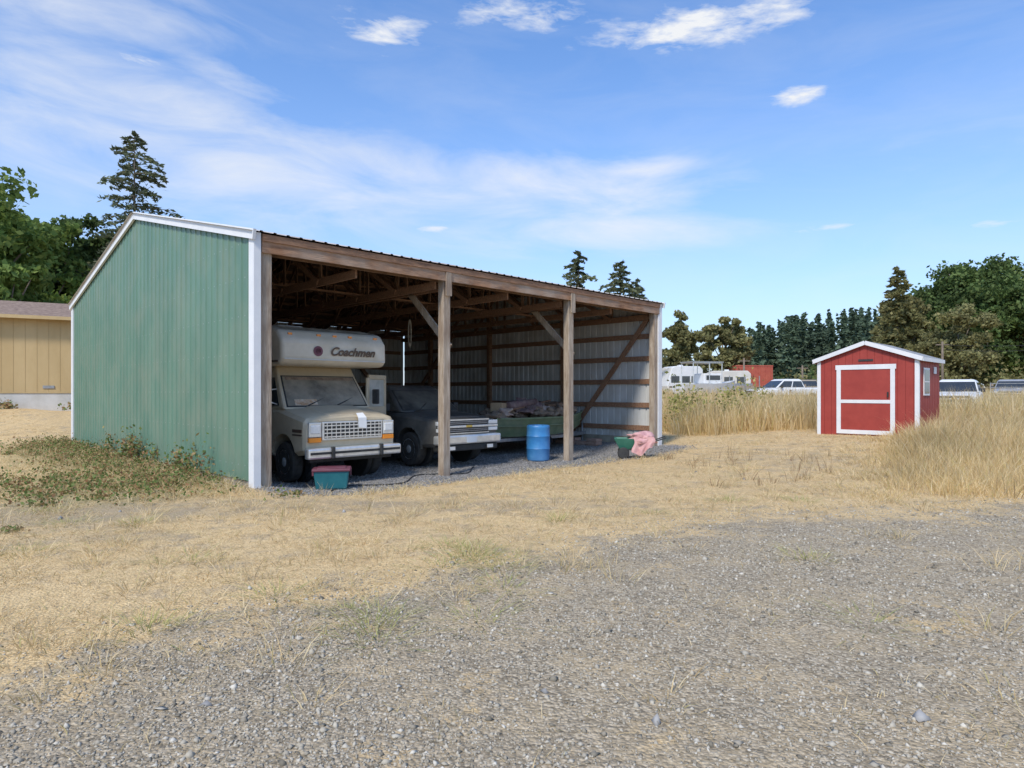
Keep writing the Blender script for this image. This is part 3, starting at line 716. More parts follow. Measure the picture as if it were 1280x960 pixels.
# ------------------------------------------------------------ boat on trailer
bx,by=xy(9.65,2.8)
boat=empty("boat_trailer",(bx,by,-.16),ANG)
secs=[]
for xx,hwid,zb,ztp in ((-2.1,.72,.52,1.02),(-1.2,.80,.50,1.0),(.4,.82,.50,1.0),(1.3,.66,.56,1.03),(1.95,.40,.72,1.10),(2.15,.25,.85,1.13)):
    secs.append([(xx,-hwid*.82,zb),(xx,-hwid,ztp),(xx,-hwid+.05,ztp),(xx,-hwid*.82+.06,zb+.06),(xx,hwid*.82-.06,zb+.06),(xx,hwid-.05,ztp),(xx,hwid,ztp),(xx,hwid*.82,zb)])
loft("hull",secs,M_boat,boat,smooth=False)
for sx_ in(-1,1):
    pts=[(-2.1,.72,1.02),(-1.2,.80,1.0),(.4,.82,1.0),(1.3,.66,1.03),(1.95,.40,1.10),(2.15,.25,1.13)]
    for p,q in zip(pts[:-1],pts[1:]):
        beam("gunwale",(p[0],sx_*p[1],p[2]+.01),(q[0],sx_*q[1],q[2]+.01),.05,.05,M_boat,boat)
        beam("hull_rib",(p[0],sx_*(p[1]+.0),p[2]-.2),(q[0],sx_*(q[1]+.0),q[2]-.2),.02,.03,M_boat,boat)
    beam("trailer_frame",(-2.0,sx_*.55,.42),(.9,sx_*.55,.42),.06,.09,M_steel,boat)
    beam("trailer_frame",(.9,sx_*.55,.42),(2.7,0,.42),.06,.09,M_steel,boat)
    for k_ in range(8):
        a0,a1=math.pi*k_/8,math.pi*(k_+1)/8
        beam("fender",(-.6+math.cos(a0)*.36,sx_*.98,.30+math.sin(a0)*.33),(-.6+math.cos(a1)*.36,sx_*.98,.30+math.sin(a1)*.33),.24,.02,M_black,boat,up=(0,0,1) if 0<k_<7 else (1,0,0))
for sx_ in(-1,1):
    lathe("trailer_tire",[(.15,-.09),(.26,-.09),(.285,-.05),(.285,.05),(.26,.09),(.15,.09)],(-.6,sx_*.98,.285),(0,sx_,0),M_rub,boat)
    lathe("trailer_rim",[(.155,.0),(.155,.085),(.12,.05),(.06,.05),(.04,.09),(.01,.09)],(-.6,sx_*.98,.285),(0,sx_,0),M_wpaint,boat)
beam("axle",(-.6,-.98,.285),(-.6,.98,.285),.06,.06,M_steel,boat)
cyl("tongue_jack",(2.5,0,.0),(2.5,0,.75),.03,.03,M_steel,boat)
box("transom_board",(-2.14,-2.09),(-.6,.6),(.6,1.12),M_woodv,boat)
def lump(name,c,r,mat_,parent,seed=0,disp=.25,sub=4,floor=None):
    bm=bmesh.new(); bmesh.ops.create_icosphere(bm,subdivisions=sub,radius=1)
    for v_ in bm.verts:
        p=v_.co.copy(); n1=nz.noise(p*1.7+Vector((seed,0,0))); n2=abs(nz.noise(p*4.3+Vector((0,seed,0))))
        f_=1+disp*n1-disp*.8*n2
        v_.co=Vector((p.x*r[0]*f_+c[0],p.y*r[1]*f_+c[1],p.z*r[2]*f_+c[2]))
        if floor is not None and v_.co.z<floor: v_.co.z=floor
    me=bpy.data.meshes.new(name); bm.to_mesh(me); bm.free(); me.materials.append(mat_)
    for p in me.polygons:p.use_smooth=True
    o=bpy.data.objects.new(name,me); COL.objects.link(o); o.parent=parent; return o
cms=[M_cloth2,M_cloth3,M_cloth1,M_cloth2,M_card,M_pink,M_steel]
for i in range(30):
    xx=-1.85+3.3*(i/29)+random.uniform(-.12,.12); yy=random.uniform(-.55,.45)
    r=random.uniform(.22,.42); zz=1.04+random.uniform(.0,.42)*(1-abs(xx+.3)/2.6)
    lump("blanket_pile",(xx,yy,zz),(r,r*random.uniform(.7,1.1),r*random.uniform(.35,.7)),cms[random.choice([0,0,1,2,3,0,5 if i==9 else 1])],boat,i*3.1,.8,3)
def crate(xx,yy,zz,a,l,w_,h_,m):
    o=box("cargo_box",(-l/2,l/2),(-w_/2,w_/2),(0,h_),m,boat,bevel=.01); o.location=(xx,yy,zz); o.rotation_euler=(random.uniform(-.15,.15),random.uniform(-.15,.15),a)
crate(-1.5,-.2,1.15,.4,.45,.35,.3,M_card); crate(.75,-.25,1.15,-.3,.5,.35,.28,M_woodd); crate(-.2,.2,1.35,.8,.4,.3,.22,M_cloth3); crate(1.1,.1,1.05,.2,.35,.3,.3,M_steel)
for k_ in range(4): beam("loose_board",(-1.7+.1*k_,-.5+.25*k_,1.2+.05*k_),(1.0+.2*k_,.1-.1*k_,1.5-.05*k_),.09,.03,M_woodv if k_%2 else M_wood,boat)
cyl("rolled_rug",(-1.3,-.35,1.36),(.1,-.1,1.46),.11,.11,M_cloth3,boat,14)

px,py=xy(7.72,.70)
bar=empty("plastic_barrel",(px,py,H(px,py)))
lathe("barrel_body",[(.25,0),(.285,.03),(.295,.12),(.30,.30),(.31,.32),(.30,.34),(.305,.50),(.30,.62),(.31,.64),(.30,.66),(.295,.84),(.30,.88),(.285,.91),(.275,.92),(.27,.89)],(0,0,0),(0,0,1),M_blue,bar,32)
for dx in(-.13,.13): cyl("bung",(dx,0,.89),(dx,0,.915),.035,.035,M_black,bar,12)
px,py=-3.28,11.85
tote=empty("storage_tote",(px,py,H(px,py)),math.radians(12))
loft("tote_body",[[(-.27,-.18,0),(.27,-.18,0),(.27,.18,0),(-.27,.18,0)],[(-.31,-.22,.33),(.31,-.22,.33),(.31,.22,.33),(-.31,.22,.33)]],M_teal,tote,bevel=.025,smooth=False)
box("tote_lid",(-.335,.335),(-.245,.245),(.325,.375),M_maroon,tote,bevel=.015)
box("tote_lid_panel",(-.25,.25),(-.17,.17),(.37,.39),M_maroon,tote,bevel=.01)
for sx_ in(-1,1): box("tote_latch",(sx_*.33-.015,sx_*.33+.015),(-.08,.08),(.24,.36),M_maroon,tote)
px,py=3.12,16.9
cart=empty("garden_cart",(px,py,H(px,py)),math.radians(-10))
secs=[[(-.30,-.22,.22),(.30,-.22,.22),(.30,.22,.22),(-.30,.22,.22)],[(-.46,-.32,.52),(.46,-.32,.52),(.46,.32,.52),(-.46,.32,.52)],[(-.42,-.28,.52),(.42,-.28,.52),(.42,.28,.52),(-.42,.28,.52)],[(-.28,-.20,.27),(.28,-.20,.27),(.28,.20,.27),(-.28,.20,.27)]]
loft("tray",secs,M_gbar,cart,smooth=False,bevel=.008)
for sx_ in(-1,1):
    lathe("cart_wheel",[(.02,-.04),(.13,-.04),(.15,-.02),(.15,.02),(.13,.04),(.02,.04)],(-.22,sx_*.34,.15),(0,1,0),M_black,cart,20)
    beam("cart_leg",(.25,sx_*.2,.24),(.36,sx_*.24,-.02),.03,.03,M_black,cart)
    beam("cart_handle",(-.1,sx_*.22,.23),(.85,sx_*.26,.55),.03,.03,M_black,cart)
beam("axle",(-.22,-.34,.15),(-.22,.34,.15),.02,.02,M_steel,cart)
lump("pink_blanket",(.22,-.05,.52),(.40,.36,.17),M_pink,cart,3,.5)
nx,nz_=14,12; v=[];f=[]
for i in range(nx):
    for j in range(nz_):
        u_=i/(nx-1); w_=j/(nz_-1)
        v.append((.02+.52*u_+.04*math.sin(w_*5),-.36-.05*math.sin(u_*17)*w_-.04*w_,.56-.46*w_*(.8+.2*math.sin(u_*5))+.03*math.sin(u_*9)))
for i in range(nx-1):
    for j in range(nz_-1): f.append((i*nz_+j,(i+1)*nz_+j,(i+1)*nz_+j+1,i*nz_+j+1))
pmesh("pink_blanket_drape",v,f,M_pink,cart,smooth=True)
cu=bpy.data.curves.new("garden_hose","CURVE"); cu.dimensions='3D'; cu.bevel_depth=.013; cu.materials.append(M_black)
sp_=cu.splines.new('NURBS'); pts=[]
for i in range(26):
    s=1.2+i*.17; t=-.35+.28*math.sin(i*.55)+.03*i; x_,y_=xy(s,t); pts.append((x_,y_,H(x_,y_)+.015,1))
sp_.points.add(len(pts)-1)
for p_,q_ in zip(sp_.points,pts): p_.co=q_
sp_.order_u=4; sp_.use_endpoint_u=True
ho=bpy.data.objects.new("garden_hose",cu); COL.objects.link(ho)
blk=empty("block_stack",(*xy(11.6,1.6),-.14),ANG)
M_blk=mat("brick_block",(.30,.17,.12),(.4,.28,.22),5,.9,0,.3)
for i in range(4):
    for j in range(3-(i%2)):
        box("block",(-.3+.02*j,.0+.02*j),(i*.42,i*.42+.39),(j*.1,j*.1+.09),M_blk,blk,bevel=.008)
for i,(s,t) in enumerate(((10.9,8.5),(11.3,10.6),(10.2,11.4),(7.0,9.5))):
    x_,y_=xy(s,t); e=empty("storage_crate",(x_,y_,-.16),ANG+.1*i)
    box("crate_body",(-.4,.4),(-.35,.35),(0,.7),M_woodd,e,bevel=.02)
    for zz in (.1,.3,.5): box("crate_slat",(-.42,.42),(-.37,-.352),(zz,zz+.12),M_wood,e)

# ------------------------------------------------------------ red shed
shd=empty("red_shed",(PX,PY,.25),math.radians(-44.85))
W_,L_,he_,hr_=2.72,2.45,2.30,2.78
v=[(0,0,0),(W_,0,0),(W_,0,he_),(W_/2,0,hr_),(0,0,he_)]; v+= [(a,L_,c) for a,_,c in v]
pmesh("walls",v,[(0,1,2,3,4),(9,8,7,6,5),(0,5,6,1),(1,6,7,2),(4,9,5,0)],M_red,shd)
M_grv=mat("groove_red",(.2,.02,.015),None,rough=.8)
for i in range(1,14):
    xx=i*.2; zt_=he_+(hr_-he_)*(1-abs(xx-W_/2)/(W_/2))-.03
    if xx<W_-.1: box("siding_groove",(xx-.005,xx+.005),(-.004,.002),(.05,zt_),M_grv,shd)
    if xx<L_: box("siding_groove",(W_-.002,W_+.004),(xx-.005,xx+.005),(.05,he_-.02),M_grv,shd)
for a,c in (((-.12,he_-.04),(W_/2,hr_+.0)),((W_+.12,he_-.04),(W_/2,hr_+.0))):
    beam("roof_slab",(a[0],L_/2,a[1]+.05),(c[0],L_/2,c[1]+.05),L_+.16,.05,M_shingle,shd)
    beam("rake_trim",(a[0],-.095,a[1]+.025),(c[0],-.095,c[1]+.025),.022,.12,M_white,shd)
for xx in (-.135,W_+.112): box("eave_trim",(xx,xx+.02),(-.08,L_+.08),(he_-.08,he_+.03),M_white,shd)
box("corner_trim",(-.012,.09),(-.02,-.005),(0,he_-.03),M_white,shd)
box("corner_trim",(W_-.09,W_+.012),(-.02,-.005),(0,he_-.03),M_white,shd)
box("corner_trim",(W_+.005,W_+.02),(-.004,.08),(0,he_-.03),M_white,shd)
box("corner_trim",(-.02,-.005),(-.004,.08),(0,he_-.03),M_white,shd)
dx0,dx1,dz=.58,2.12,2.12
box("door_leaf",(dx0,dx1),(-.03,-.006),(.12,dz),M_red,shd)
for xr in ((dx0-.02,dx0+.10),(dx1-.10,dx1+.02)): box("door_trim",xr,(-.045,-.031),(.10,dz-.10),M_white,shd)
box("door_trim",(dx0-.05,dx1+.05),(-.047,-.031),(dz-.10,dz+.04),M_white,shd)
box("door_trim",(dx0+.10,dx1-.10),(-.044,-.031),(.10,.22),M_white,shd)
box("door_trim",(dx0+.10,dx1-.10),(-.044,-.031),(1.02,1.12),M_white,shd)
box("door_handle",(dx1-.18,dx1-.14),(-.08,-.045),(1.2,1.35),M_black,shd)
box("name_plate",(W_/2-.2,W_/2+.2),(-.016,-.004),(2.26,2.32),M_black,shd)
box("window_trim",(W_+.004,W_+.025),(.5,1.15),(1.25,2.05),M_white,shd)
box("window_glass",(W_+.026,W_+.032),(.56,1.09),(1.31,1.99),M_glass,shd)
box("window_bar",(W_+.033,W_+.04),(.56,1.09),(1.63,1.66),M_white,shd)
box("side_vent",(W_+.004,W_+.02),(1.7,2.0),(1.9,2.1),M_white,shd)
box("floor_skid",(-.01,W_+.01),(.01,L_),(-.4,.0),M_board,shd)

# ------------------------------------------------------------ tan mobile home
ma=math.atan2(.479,.877)
mh=empty("mobile_home",(-27.6,23.0,1.0),ma)
ML,MD=16,7
box("walls",(0,ML),(0,MD),(.55,3.75),M_tan,mh)
box("skirting",(.02,ML-.02),(.03,MD-.03),(-.6,.56),M_skirt,mh)
M_grt=mat("groove_tan",(.34,.235,.10),None,rough=.8)
for i in range(1,40): box("panel_groove",(i*.4-.004,i*.4+.004),(-.006,.001),(.6,3.6),M_grt,mh)
rf=[(-.4,-.45,3.72),(ML+.4,-.45,3.72),(ML+.4,MD/2,4.75),(-.4,MD/2,4.75),(-.4,MD+.45,3.72),(ML+.4,MD+.45,3.72)]
pmesh("roof",rf,[(0,1,2,3),(3,2,5,4),(0,3,4),(1,5,2),(0,4,5,1)],M_roofb,mh)
box("eave_fascia",(-.4,ML+.4),(-.47,-.44),(3.62,3.76),M_tan,mh)
for xx in (2,5.0,13.2):
    box("window_frame",(xx,xx+1.1),(-.03,-.004),(1.8,2.8),M_white,mh); box("window",(xx+.06,xx+1.04),(-.04,-.028),(1.86,2.74),M_glass,mh)
for xx in (9.0,11.5):
    box("skirt_vent",(xx,xx+.4),(-.03,-.004),(.75,.87),M_steel,mh)
cx=rng.uniform(-22,-16,9); cy=23.0+(cx+27.6)*.546-.5; rr=rng.uniform(.12,.3,9)
C=leafcloud(cx,cy,hgt(cx,cy)+rr*.7,90,np.stack([rr,rr,rr*.6],-1)); leafquads(C,.08,M_gw,"foundation_plants")

# ------------------------------------------------------------ trees
M_lfA=island_mat("leaves_dark",[(.06,.10,.03),(.09,.14,.04),(.125,.18,.055),(.16,.21,.07)],.7,.35,1,.35,(.6,1.3))
M_lfB=island_mat("leaves_mid",[(.11,.17,.04),(.16,.24,.055),(.22,.30,.075),(.27,.34,.09)],.7,.4,1,.35,(.65,1.3))
M_lfC=island_mat("leaves_olive",[(.17,.165,.065),(.23,.22,.09),(.30,.27,.12),(.20,.21,.085)],.75,.35,1,.35,(.65,1.25))
M_ndl=island_mat("needles",[(.085,.11,.055),(.125,.15,.08),(.17,.19,.10),(.21,.21,.12)],.75,.3,1,.5,(.65,1.2))
M_ndf=island_mat("needles_far",[(.075,.115,.075),(.10,.145,.09),(.125,.17,.105)],.8,.2,1,.08,(.65,1.15))
def tree(name,x,y,h,w,mat_,leaf=.28,ncl=60,per=150,low=.15,trunk_r=None,nl=5):
    z0=H(x,y)-.1
    e=empty(name,(x,y,z0)); tr=trunk_r or h*.022
    lean=Vector((random.uniform(-.03,.03)*h,random.uniform(-.03,.03)*h,h*.62))
    mid=lean*.5+Vector((random.uniform(-.2,.2),0,0))
    cyl("trunk",(0,0,0),mid,tr,tr*.75,M_bark,e,10); cyl("trunk_upper",mid,lean,tr*.75,tr*.35,M_bark,e,10)
    cs=[];zc=h*(low+1)/2; rz=h*(1-low)/2
    lobes=[(0,0,zc,1.0),(0,0,zc,1.0)]+[(rng.normal(0,w*.16),rng.normal(0,w*.16),zc+rng.normal(0,rz*.35),rng.uniform(.4,.65)) for _ in range(nl)]
    while len(cs)<ncl:
        lb=lobes[rng.integers(len(lobes))]
        d=rng.normal(0,1,3); d/=np.linalg.norm(d); r=rng.uniform(.35,1)**.6
        p=np.array([lb[0]+d[0]*w/2*r*.85*lb[3],lb[1]+d[1]*w/2*r*.85*lb[3],lb[2]+d[2]*rz*r*.88*lb[3]])
        if p[2]>h*.97 or p[2]<h*low*.8: continue
        cs.append(p)
    C=[]
    for i,p in enumerate(cs):
        rad=w*rng.uniform(.06,.13); nn=int(per*rng.uniform(.6,1.3))
        q=rng.normal(0,1,(nn,3)); q/=np.linalg.norm(q,axis=1)[:,None]; q*=rad*(rng.random((nn,1))**.45)*rng.uniform(.8,1.35,(nn,1)); q[:,2]*=.7
        C.append(p+q)
        if i%4==0:
            zz=min(max(p[2]*.6,h*.15),h*.58); b0=mid*(zz/mid.z) if zz<mid.z else mid+(lean-mid)*((zz-mid.z)/(lean.z-mid.z))
            cyl("limb",b0,tuple(p),tr*.35,tr*.08,M_bark,e,6)
    leafquads(np.concatenate(C),leaf,mat_,"foliage",e,1.5)
    return e
def conifer_pts(h,w,nb,nl,low=.12,droop=.25,power=.85,wid=.20):
    C=[];D_=[];br=[]
    for i in range(nb):
        f_=low+(1-low)*(i+rng.random())/nb
        ln=w/2*((1-f_)**power+.03)*rng.uniform(.5,1.2); a=rng.random()*6.283
        d=np.array([math.cos(a),math.sin(a),0.]); k_=max(3,int(nl*(.35+ln/(w/2))))
        u_=rng.random(k_)**.8
        pts=d[None]*(u_*ln)[:,None]; pts[:,2]=f_*h+(.18*ln*u_)-droop*ln*u_**2*1.2
        side=np.array([-d[1],d[0],0.])
        wd=ln*wid*(1.1-u_)
        pts+=side[None]*(rng.normal(0,1,k_)*wd)[:,None]; pts[:,2]+=rng.normal(0,.02*ln+.02,k_)-abs(rng.normal(0,.04*ln,k_))
        C.append(pts); D_.append(np.repeat((d+side*0)[None],k_,0)+rng.normal(0,.45,(k_,3))); br.append((f_*h,d,ln))
    return np.concatenate(C),np.concatenate(D_),br
def needles(name,C,Dn,size,mat_,parent=None,el=2.4):
    n=len(C); a=Dn/np.linalg.norm(Dn,axis=1)[:,None]; r=rng.normal(0,1,(n,3)); b_=np.cross(a,r); b_/=np.linalg.norm(b_,axis=1)[:,None]
    s_=(size*rng.uniform(.6,1.4,n))[:,None]
    v=np.stack([C-a*s_*el/2,C-b_*s_/2,C+a*s_*el/2,C+b_*s_/2],1).reshape(-1,3)
    return nmesh(name,v,np.arange(4*n).reshape(-1,4),4,mat_,parent)
def conifer(name,x,y,h,w,mat_,nb=170,nl=45,size=.22,low=.12,z0=None,power=.85):
    e=empty(name,(x,y,H(x,y) if z0 is None else z0))
    cyl("trunk",(0,0,0),(0,0,h*.98),h*.012,.02,M_bark,e,10)
    C,Dn,br=conifer_pts(h,w,nb,nl,low,power=power,wid=.13)
    needles("needles",C,Dn,size,mat_,e,2.8)
    for z_,d,ln in br[::2]:
        cyl("branch",(0,0,z_),tuple(d*ln*.8+np.array([0,0,z_-.0*ln])),.045,.015,M_bark,e,5)
    return e
def at_px(px_,d): return (px_-640)/F*d, d
def top_h(py_,d,x): return (490-py_)/F*d+1.6-H(x,d)
x,y=at_px(168,46); conifer("fir_tree",x,y,top_h(164,46,x),12,M_ndl,nb=125,nl=80,size=.13,low=.25,power=.6)
for px_,ty_,d,w_,low_ in ((723,314,62,6.4,.3),(776,328,60,7.4,.3)):
    x,y=at_px(px_,d); conifer("fir_tree",x,y,top_h(ty_,d,x),w_*1.3,M_ndl,nb=90,nl=60,size=.17,low=low_,power=.55)
x,y=at_px(796,62); conifer("fir_tree",x,y,top_h(350,62,x),6,M_ndl,nb=70,nl=45,size=.16,low=.3,power=.55)
for px_,ty_,d,w_,m_ in ((-30,212,36,9.5,M_lfB),(45,262,42,9.0,M_lfB),(100,268,46,8,M_lfA),(10,300,34,6.5,M_lfB),(130,276,50,8,M_lfA)):
    x,y=at_px(px_,d); tree("deciduous_tree",x,y,top_h(ty_,d,x),w_,m_,.23,90,190,.1)
for px_,ty_,d,w_,m_,low_,nc in ((1215,324,88,19,M_lfA,.05,230),(1290,336,80,14,M_lfA,.05,120),(1165,343,95,14,M_lfA,.05,130),(1250,340,84,12,M_lfA,.05,120),(1200,366,70,8.5,M_lfC,.05,100),(1125,352,84,9,M_lfC,.05,90),(905,388,80,7.0,M_lfC,.05,110),(850,384,75,5.8,M_lfC,.05,100),(1235,372,72,5.5,M_lfA,.05,60)):
    x,y=at_px(px_,d); tree("deciduous_tree",x,y,top_h(ty_,d,x),w_,m_,.34 if d>78 else .25,nc,180,low_,nl=2)
x,y=at_px(1122,82); conifer("fir_tree",x,y,top_h(334,82,x),9,M_lfC,nb=110,nl=60,size=.24,low=.15,power=.6)
Cs=[];Ds=[]
for i in range(130):
    px_=rng.uniform(925,1110); d=rng.uniform(135,200); x,y=at_px(px_,d)
    base=np.interp(px_,[925,960,1000,1050,1085,1110],[408,400,392,386,384,390])+rng.uniform(-4,16)
    h_=(490-base)/F*d; C,Dn,_=conifer_pts(h_,rng.uniform(5,7.5),50,10,.03,power=.75)
    Cs.append(C+np.array([x,y,H(x,y)])); Ds.append(Dn)
needles("distant_conifer_forest",np.concatenate(Cs),np.concatenate(Ds),.7,M_ndf,None,1.8)
n=16000
px_=np.concatenate([rng.uniform(820,1400,n//2),rng.uniform(-500,820,n//2)]); d=rng.uniform(105,125,n)
x=(px_-640)/F*d
hm=(2.6+1.6*np.sin(px_*.045)+1.1*np.sin(px_*.13+1)+.8*np.sin(px_*.31)); hm=np.clip(hm,1.2,9)
z=rng.random(n)**.8*hm+.5
leafquads(np.stack([x,d,z],-1),.7,M_lfA,"distant_tree_line",None,1.4)
cx=np.concatenate([rng.uniform(835,935,26),rng.uniform(985,1110,16),rng.uniform(1180,1290,14)]); d=rng.uniform(66,74,len(cx)); rr=rng.uniform(.7,1.5,len(cx))
x=(cx-640)/F*d; C=leafcloud(x,d,hgt(x,d)+rr*1.1,160,np.stack([rr*.7,rr*.7,rr*.7],-1))
leafquads(C,.24,M_lfC,"hedge_bushes")

# ------------------------------------------------------------ background vehicles etc.
def bgcar(px_,d,rot,paint,name,bed,ln):
    x,y=at_px(px_,d); return pickup(name,(x,y,H(x,y)),rot,paint,M_glass,bed,ln)
bgcar(1192,31,math.radians(-38),M_wpaint,"parked_suv",False,5.0)
bgcar(938,46,math.radians(-78),M_wpaint,"parked_pickup",True,5.6)
bgcar(1262,44,math.radians(-40),mat("silver_paint",(.36,.37,.38),(.42,.42,.43),3,.35,.3),"parked_suv",False,4.8)
bgcar(1012,58,math.radians(-20),mat("tan_car_paint",(.30,.24,.17),(.34,.28,.2),3,.35),"parked_suv",False,4.6)
def trailer(px_,d,rot,L__,h,paint=None,name="travel_trailer"):
    x,y=at_px(px_,d); e=empty(name,(x,y,H(x,y)),rot)
    prof=[(-L__/2,.6),(-L__/2-.1,1.3),(-L__/2+.35,h-.15),(-L__/2+.7,h),(L__/2-.3,h),(L__/2,h-.3),(L__/2,.6)]
    n_=len(prof); v=[(a,-1.15,c) for a,c in prof]+[(a,1.15,c) for a,c in prof]
    pmesh("shell",v,[tuple(range(n_)),tuple(range(2*n_-1,n_-1,-1))]+[(i,(i+1)%n_,n_+(i+1)%n_,n_+i) for i in range(n_)],paint or M_wpaint,e,bevel=.06)
    for a in (-L__*.3,0,L__*.28): box("window",(a-.4,a+.4),(-1.17,-1.145),(1.6,2.2),M_glass,e)
    box("stripe",(-L__/2+.1,L__/2-.05),(-1.165,-1.148),(1.15,1.28),M_brown,e)
    for a in (-.4,.4):
        lathe("tire",[(.1,-.1),(.33,-.1),(.34,0),(.33,.1),(.1,.1)],(a,-1.1,.34),(0,1,0),M_rub,e,20)
    beam("hitch",(-L__/2,0,.5),(-L__/2-1.1,0,.5),.1,.1,M_steel,e)
    box("roof_vent",(-.2,.2),(-.2,.2),(h-.02,h+.15),M_white,e)
    return e
trailer(850,60,.2,3.4,3.1); trailer(908,64,-.15,4.2,2.8,M_skirt)
def container(px_,d,rot,L__=6.0,zoff=0):
    x,y=at_px(px_,d); e=empty("shipping_container",(x,y,H(x,y)+zoff),rot)
    box("shell",(-L__/2,L__/2),(-1.2,1.2),(.1,2.6),M_contr,e)
    for i in range(int(L__/.3)):
        a=-L__/2+.15+i*.3; box("corrugation",(a-.06,a+.06),(-1.23,-1.198),(.25,2.45),M_contr,e)
    for zz in ((.05,.22),(2.48,2.64)): box("rail",(-L__/2-.02,L__/2+.02),(-1.24,-1.18),zz,M_contr,e)
    for xx in (-L__/2+.2,L__/2-.2): box("support",(xx-.15,xx+.15),(-1.1,1.1),(-zoff-.1,.06),M_steel,e)
container(937,78,.1,4.6,1.3)
x,y=at_px(882,50); e=empty("parked_boat",(x,y,H(x,y)),.3)
secs=[]
for xx,w_,zb,zt_ in ((-2.4,.9,.7,1.5),(0,1.0,.65,1.5),(1.5,.8,.8,1.6),(2.6,.1,1.3,1.8)):
    secs.append([(xx,0,zb-.1),(xx,-w_*.7,zb),(xx,-w_,zt_),(xx,w_,zt_),(xx,w_*.7,zb)])
loft("hull",secs,M_wpaint,e)
for a in (-1.6,-.2,.9):
    for sx_ in(-1,1): beam("rail_post",(a,sx_*.8,1.5),(a,sx_*.8,3.1),.05,.05,M_chrome,e)
for sx_ in(-1,1): beam("top_rail",(-1.6,sx_*.8,3.1),(.9,sx_*.8,3.1),.06,.06,M_chrome,e)
box("canopy",(-1.7,1.0),(-.9,.9),(3.13,3.2),M_steel,e)
box("cabin",(-.6,1.0),(-.7,.7),(1.5,2.3),M_wpaint,e,bevel=.08)
box("cabin_window",(-.4,.8),(-.715,-.695),(1.8,2.15),M_glass,e)
for sx_ in(-1,1): lathe("tire",[(.1,-.1),(.33,-.1),(.33,.1),(.1,.1)],(-.8,sx_*.95,.33),(0,1,0),M_rub,e,20)
beam("trailer_frame",(-2.2,0,.5),(3.4,0,.5),.5,.1,M_steel,e)
x,y=at_px(914,54); e=empty("flatbed_trailer",(x,y,H(x,y)),.15)
box("deck",(-2.0,2.0),(-1.1,1.1),(.75,.9),M_woodd,e)
for i in range(6): beam("lumber",(-1.8,-.8+.3*i,1.0+.2*(i%3)),(1.8,-.7+.3*i,1.0+.2*(i%3)),.16,.18,M_woodv if i%2 else M_steel,e)
for a in (-1.9,-.7,.6,1.9): beam("stake",(a,-1.08,.8),(a,-1.08,2.1),.06,.06,M_steel,e)
for a in (-.5,.5): lathe("tire",[(.1,-.1),(.36,-.1),(.36,.1),(.1,.1)],(a,-1.0,.37),(0,1,0),M_rub,e,20)
fx0,fy0=at_px(1238,42); gate=empty("farm_gate",(fx0,fy0,H(fx0,fy0)),-.25)
for zz in (.35,.6,.85,1.1,1.35,1.6): beam("gate_rail",(0,0,zz),(4.2,0,zz),.04,.04,M_steel,gate)
for a in (0,2.1,4.2): beam("gate_stile",(a,0,.3),(a,0,1.65),.045,.045,M_steel,gate)
fence=empty("post_fence",(0,0,0))
prev=None
for i in range(13):
    px_=980+i*26; d=46+.4*i; x,y=at_px(px_,d); z=H(x,y)
    box("fence_post",(x-.06,x+.06),(y-.06,y+.06),(z-.2,z+1.5),M_woodv,fence)
    if prev:
        for zz in (.5,.9,1.25): beam("fence_wire",(prev[0],prev[1],prev[2]+zz),(x,y,z+zz),.015,.015,M_steel,fence)
    prev=(x,y,z)
for px_,d,hp in ((1178,60,5.4),(1003,70,3.6),(930,66,4.2)):
    pl=empty("utility_pole",(*at_px(px_,d),H(*at_px(px_,d))))
    cyl("pole",(0,0,0),(0,0,hp),.12,.09,M_bark,pl,8)
    beam("crossarm",(-.6,0,hp-.3),(.6,0,hp-.3),.1,.1,M_bark,pl)
    if px_==1178:
        x2,y2=at_px(1420,52); p0=Vector((0,0,5.1)); p1=Vector((x2-pl.location.x,y2-pl.location.y,5.3))
        for k_ in range(2):
            pr=None
            for i in range(13):
                u_=i/12; q=p0.lerp(p1,u_); q.z-= .7*4*u_*(1-u_)*.6+k_*.45
                if pr is not None: cyl("wire",pr,q,.018,.018,M_black,pl,5)
                pr=q

# ------------------------------------------------------------ world
S=Vector((-.28,-.60,.75)).normalized()
el=math.asin(S.z); az=math.atan2(S.x,S.y)
w=bpy.data.worlds.new("sky"); scene.world=w; w.use_nodes=True
try:
    w.cycles.sampling_method='MANUAL'; w.cycles.sample_map_resolution=512
except Exception: pass
nt=w.node_tree; N=nt.nodes; L=nt.links; bg=N["Background"]
sky=N.new("ShaderNodeTexSky"); sky.sky_type='NISHITA'; sky.sun_disc=False; sky.sun_elevation=el; sky.sun_rotation=az
sky.air_density=1.0; sky.dust_density=.8; sky.ozone_density=2.0; sky.altitude=100
tc=N.new("ShaderNodeTexCoord"); sx=N.new("ShaderNodeSeparateXYZ"); L.new(tc.outputs["Generated"],sx.inputs[0])
AZ=math_('ARCTAN2',sx.outputs[0],sx.outputs[1]); EL=math_('ARCSINE',sx.outputs[2])
cb=N.new("ShaderNodeCombineXYZ"); L.new(math_('ADD',math_('MULTIPLY',AZ,2.6),math_('MULTIPLY',EL,1.8)),cb.inputs[0]); L.new(math_('MULTIPLY',EL,9.0),cb.inputs[1])
n1=noise_(cb.outputs[0],1.5,7,.60,.5); n2=noise_(cb.outputs[0],6.0,6,.6,.2)
def azel(px_,py_):
    v_=Vector(((px_-640)/F,1,(490-py_)/F)).normalized(); return math.atan2(v_.x,v_.y),math.asin(v_.z)
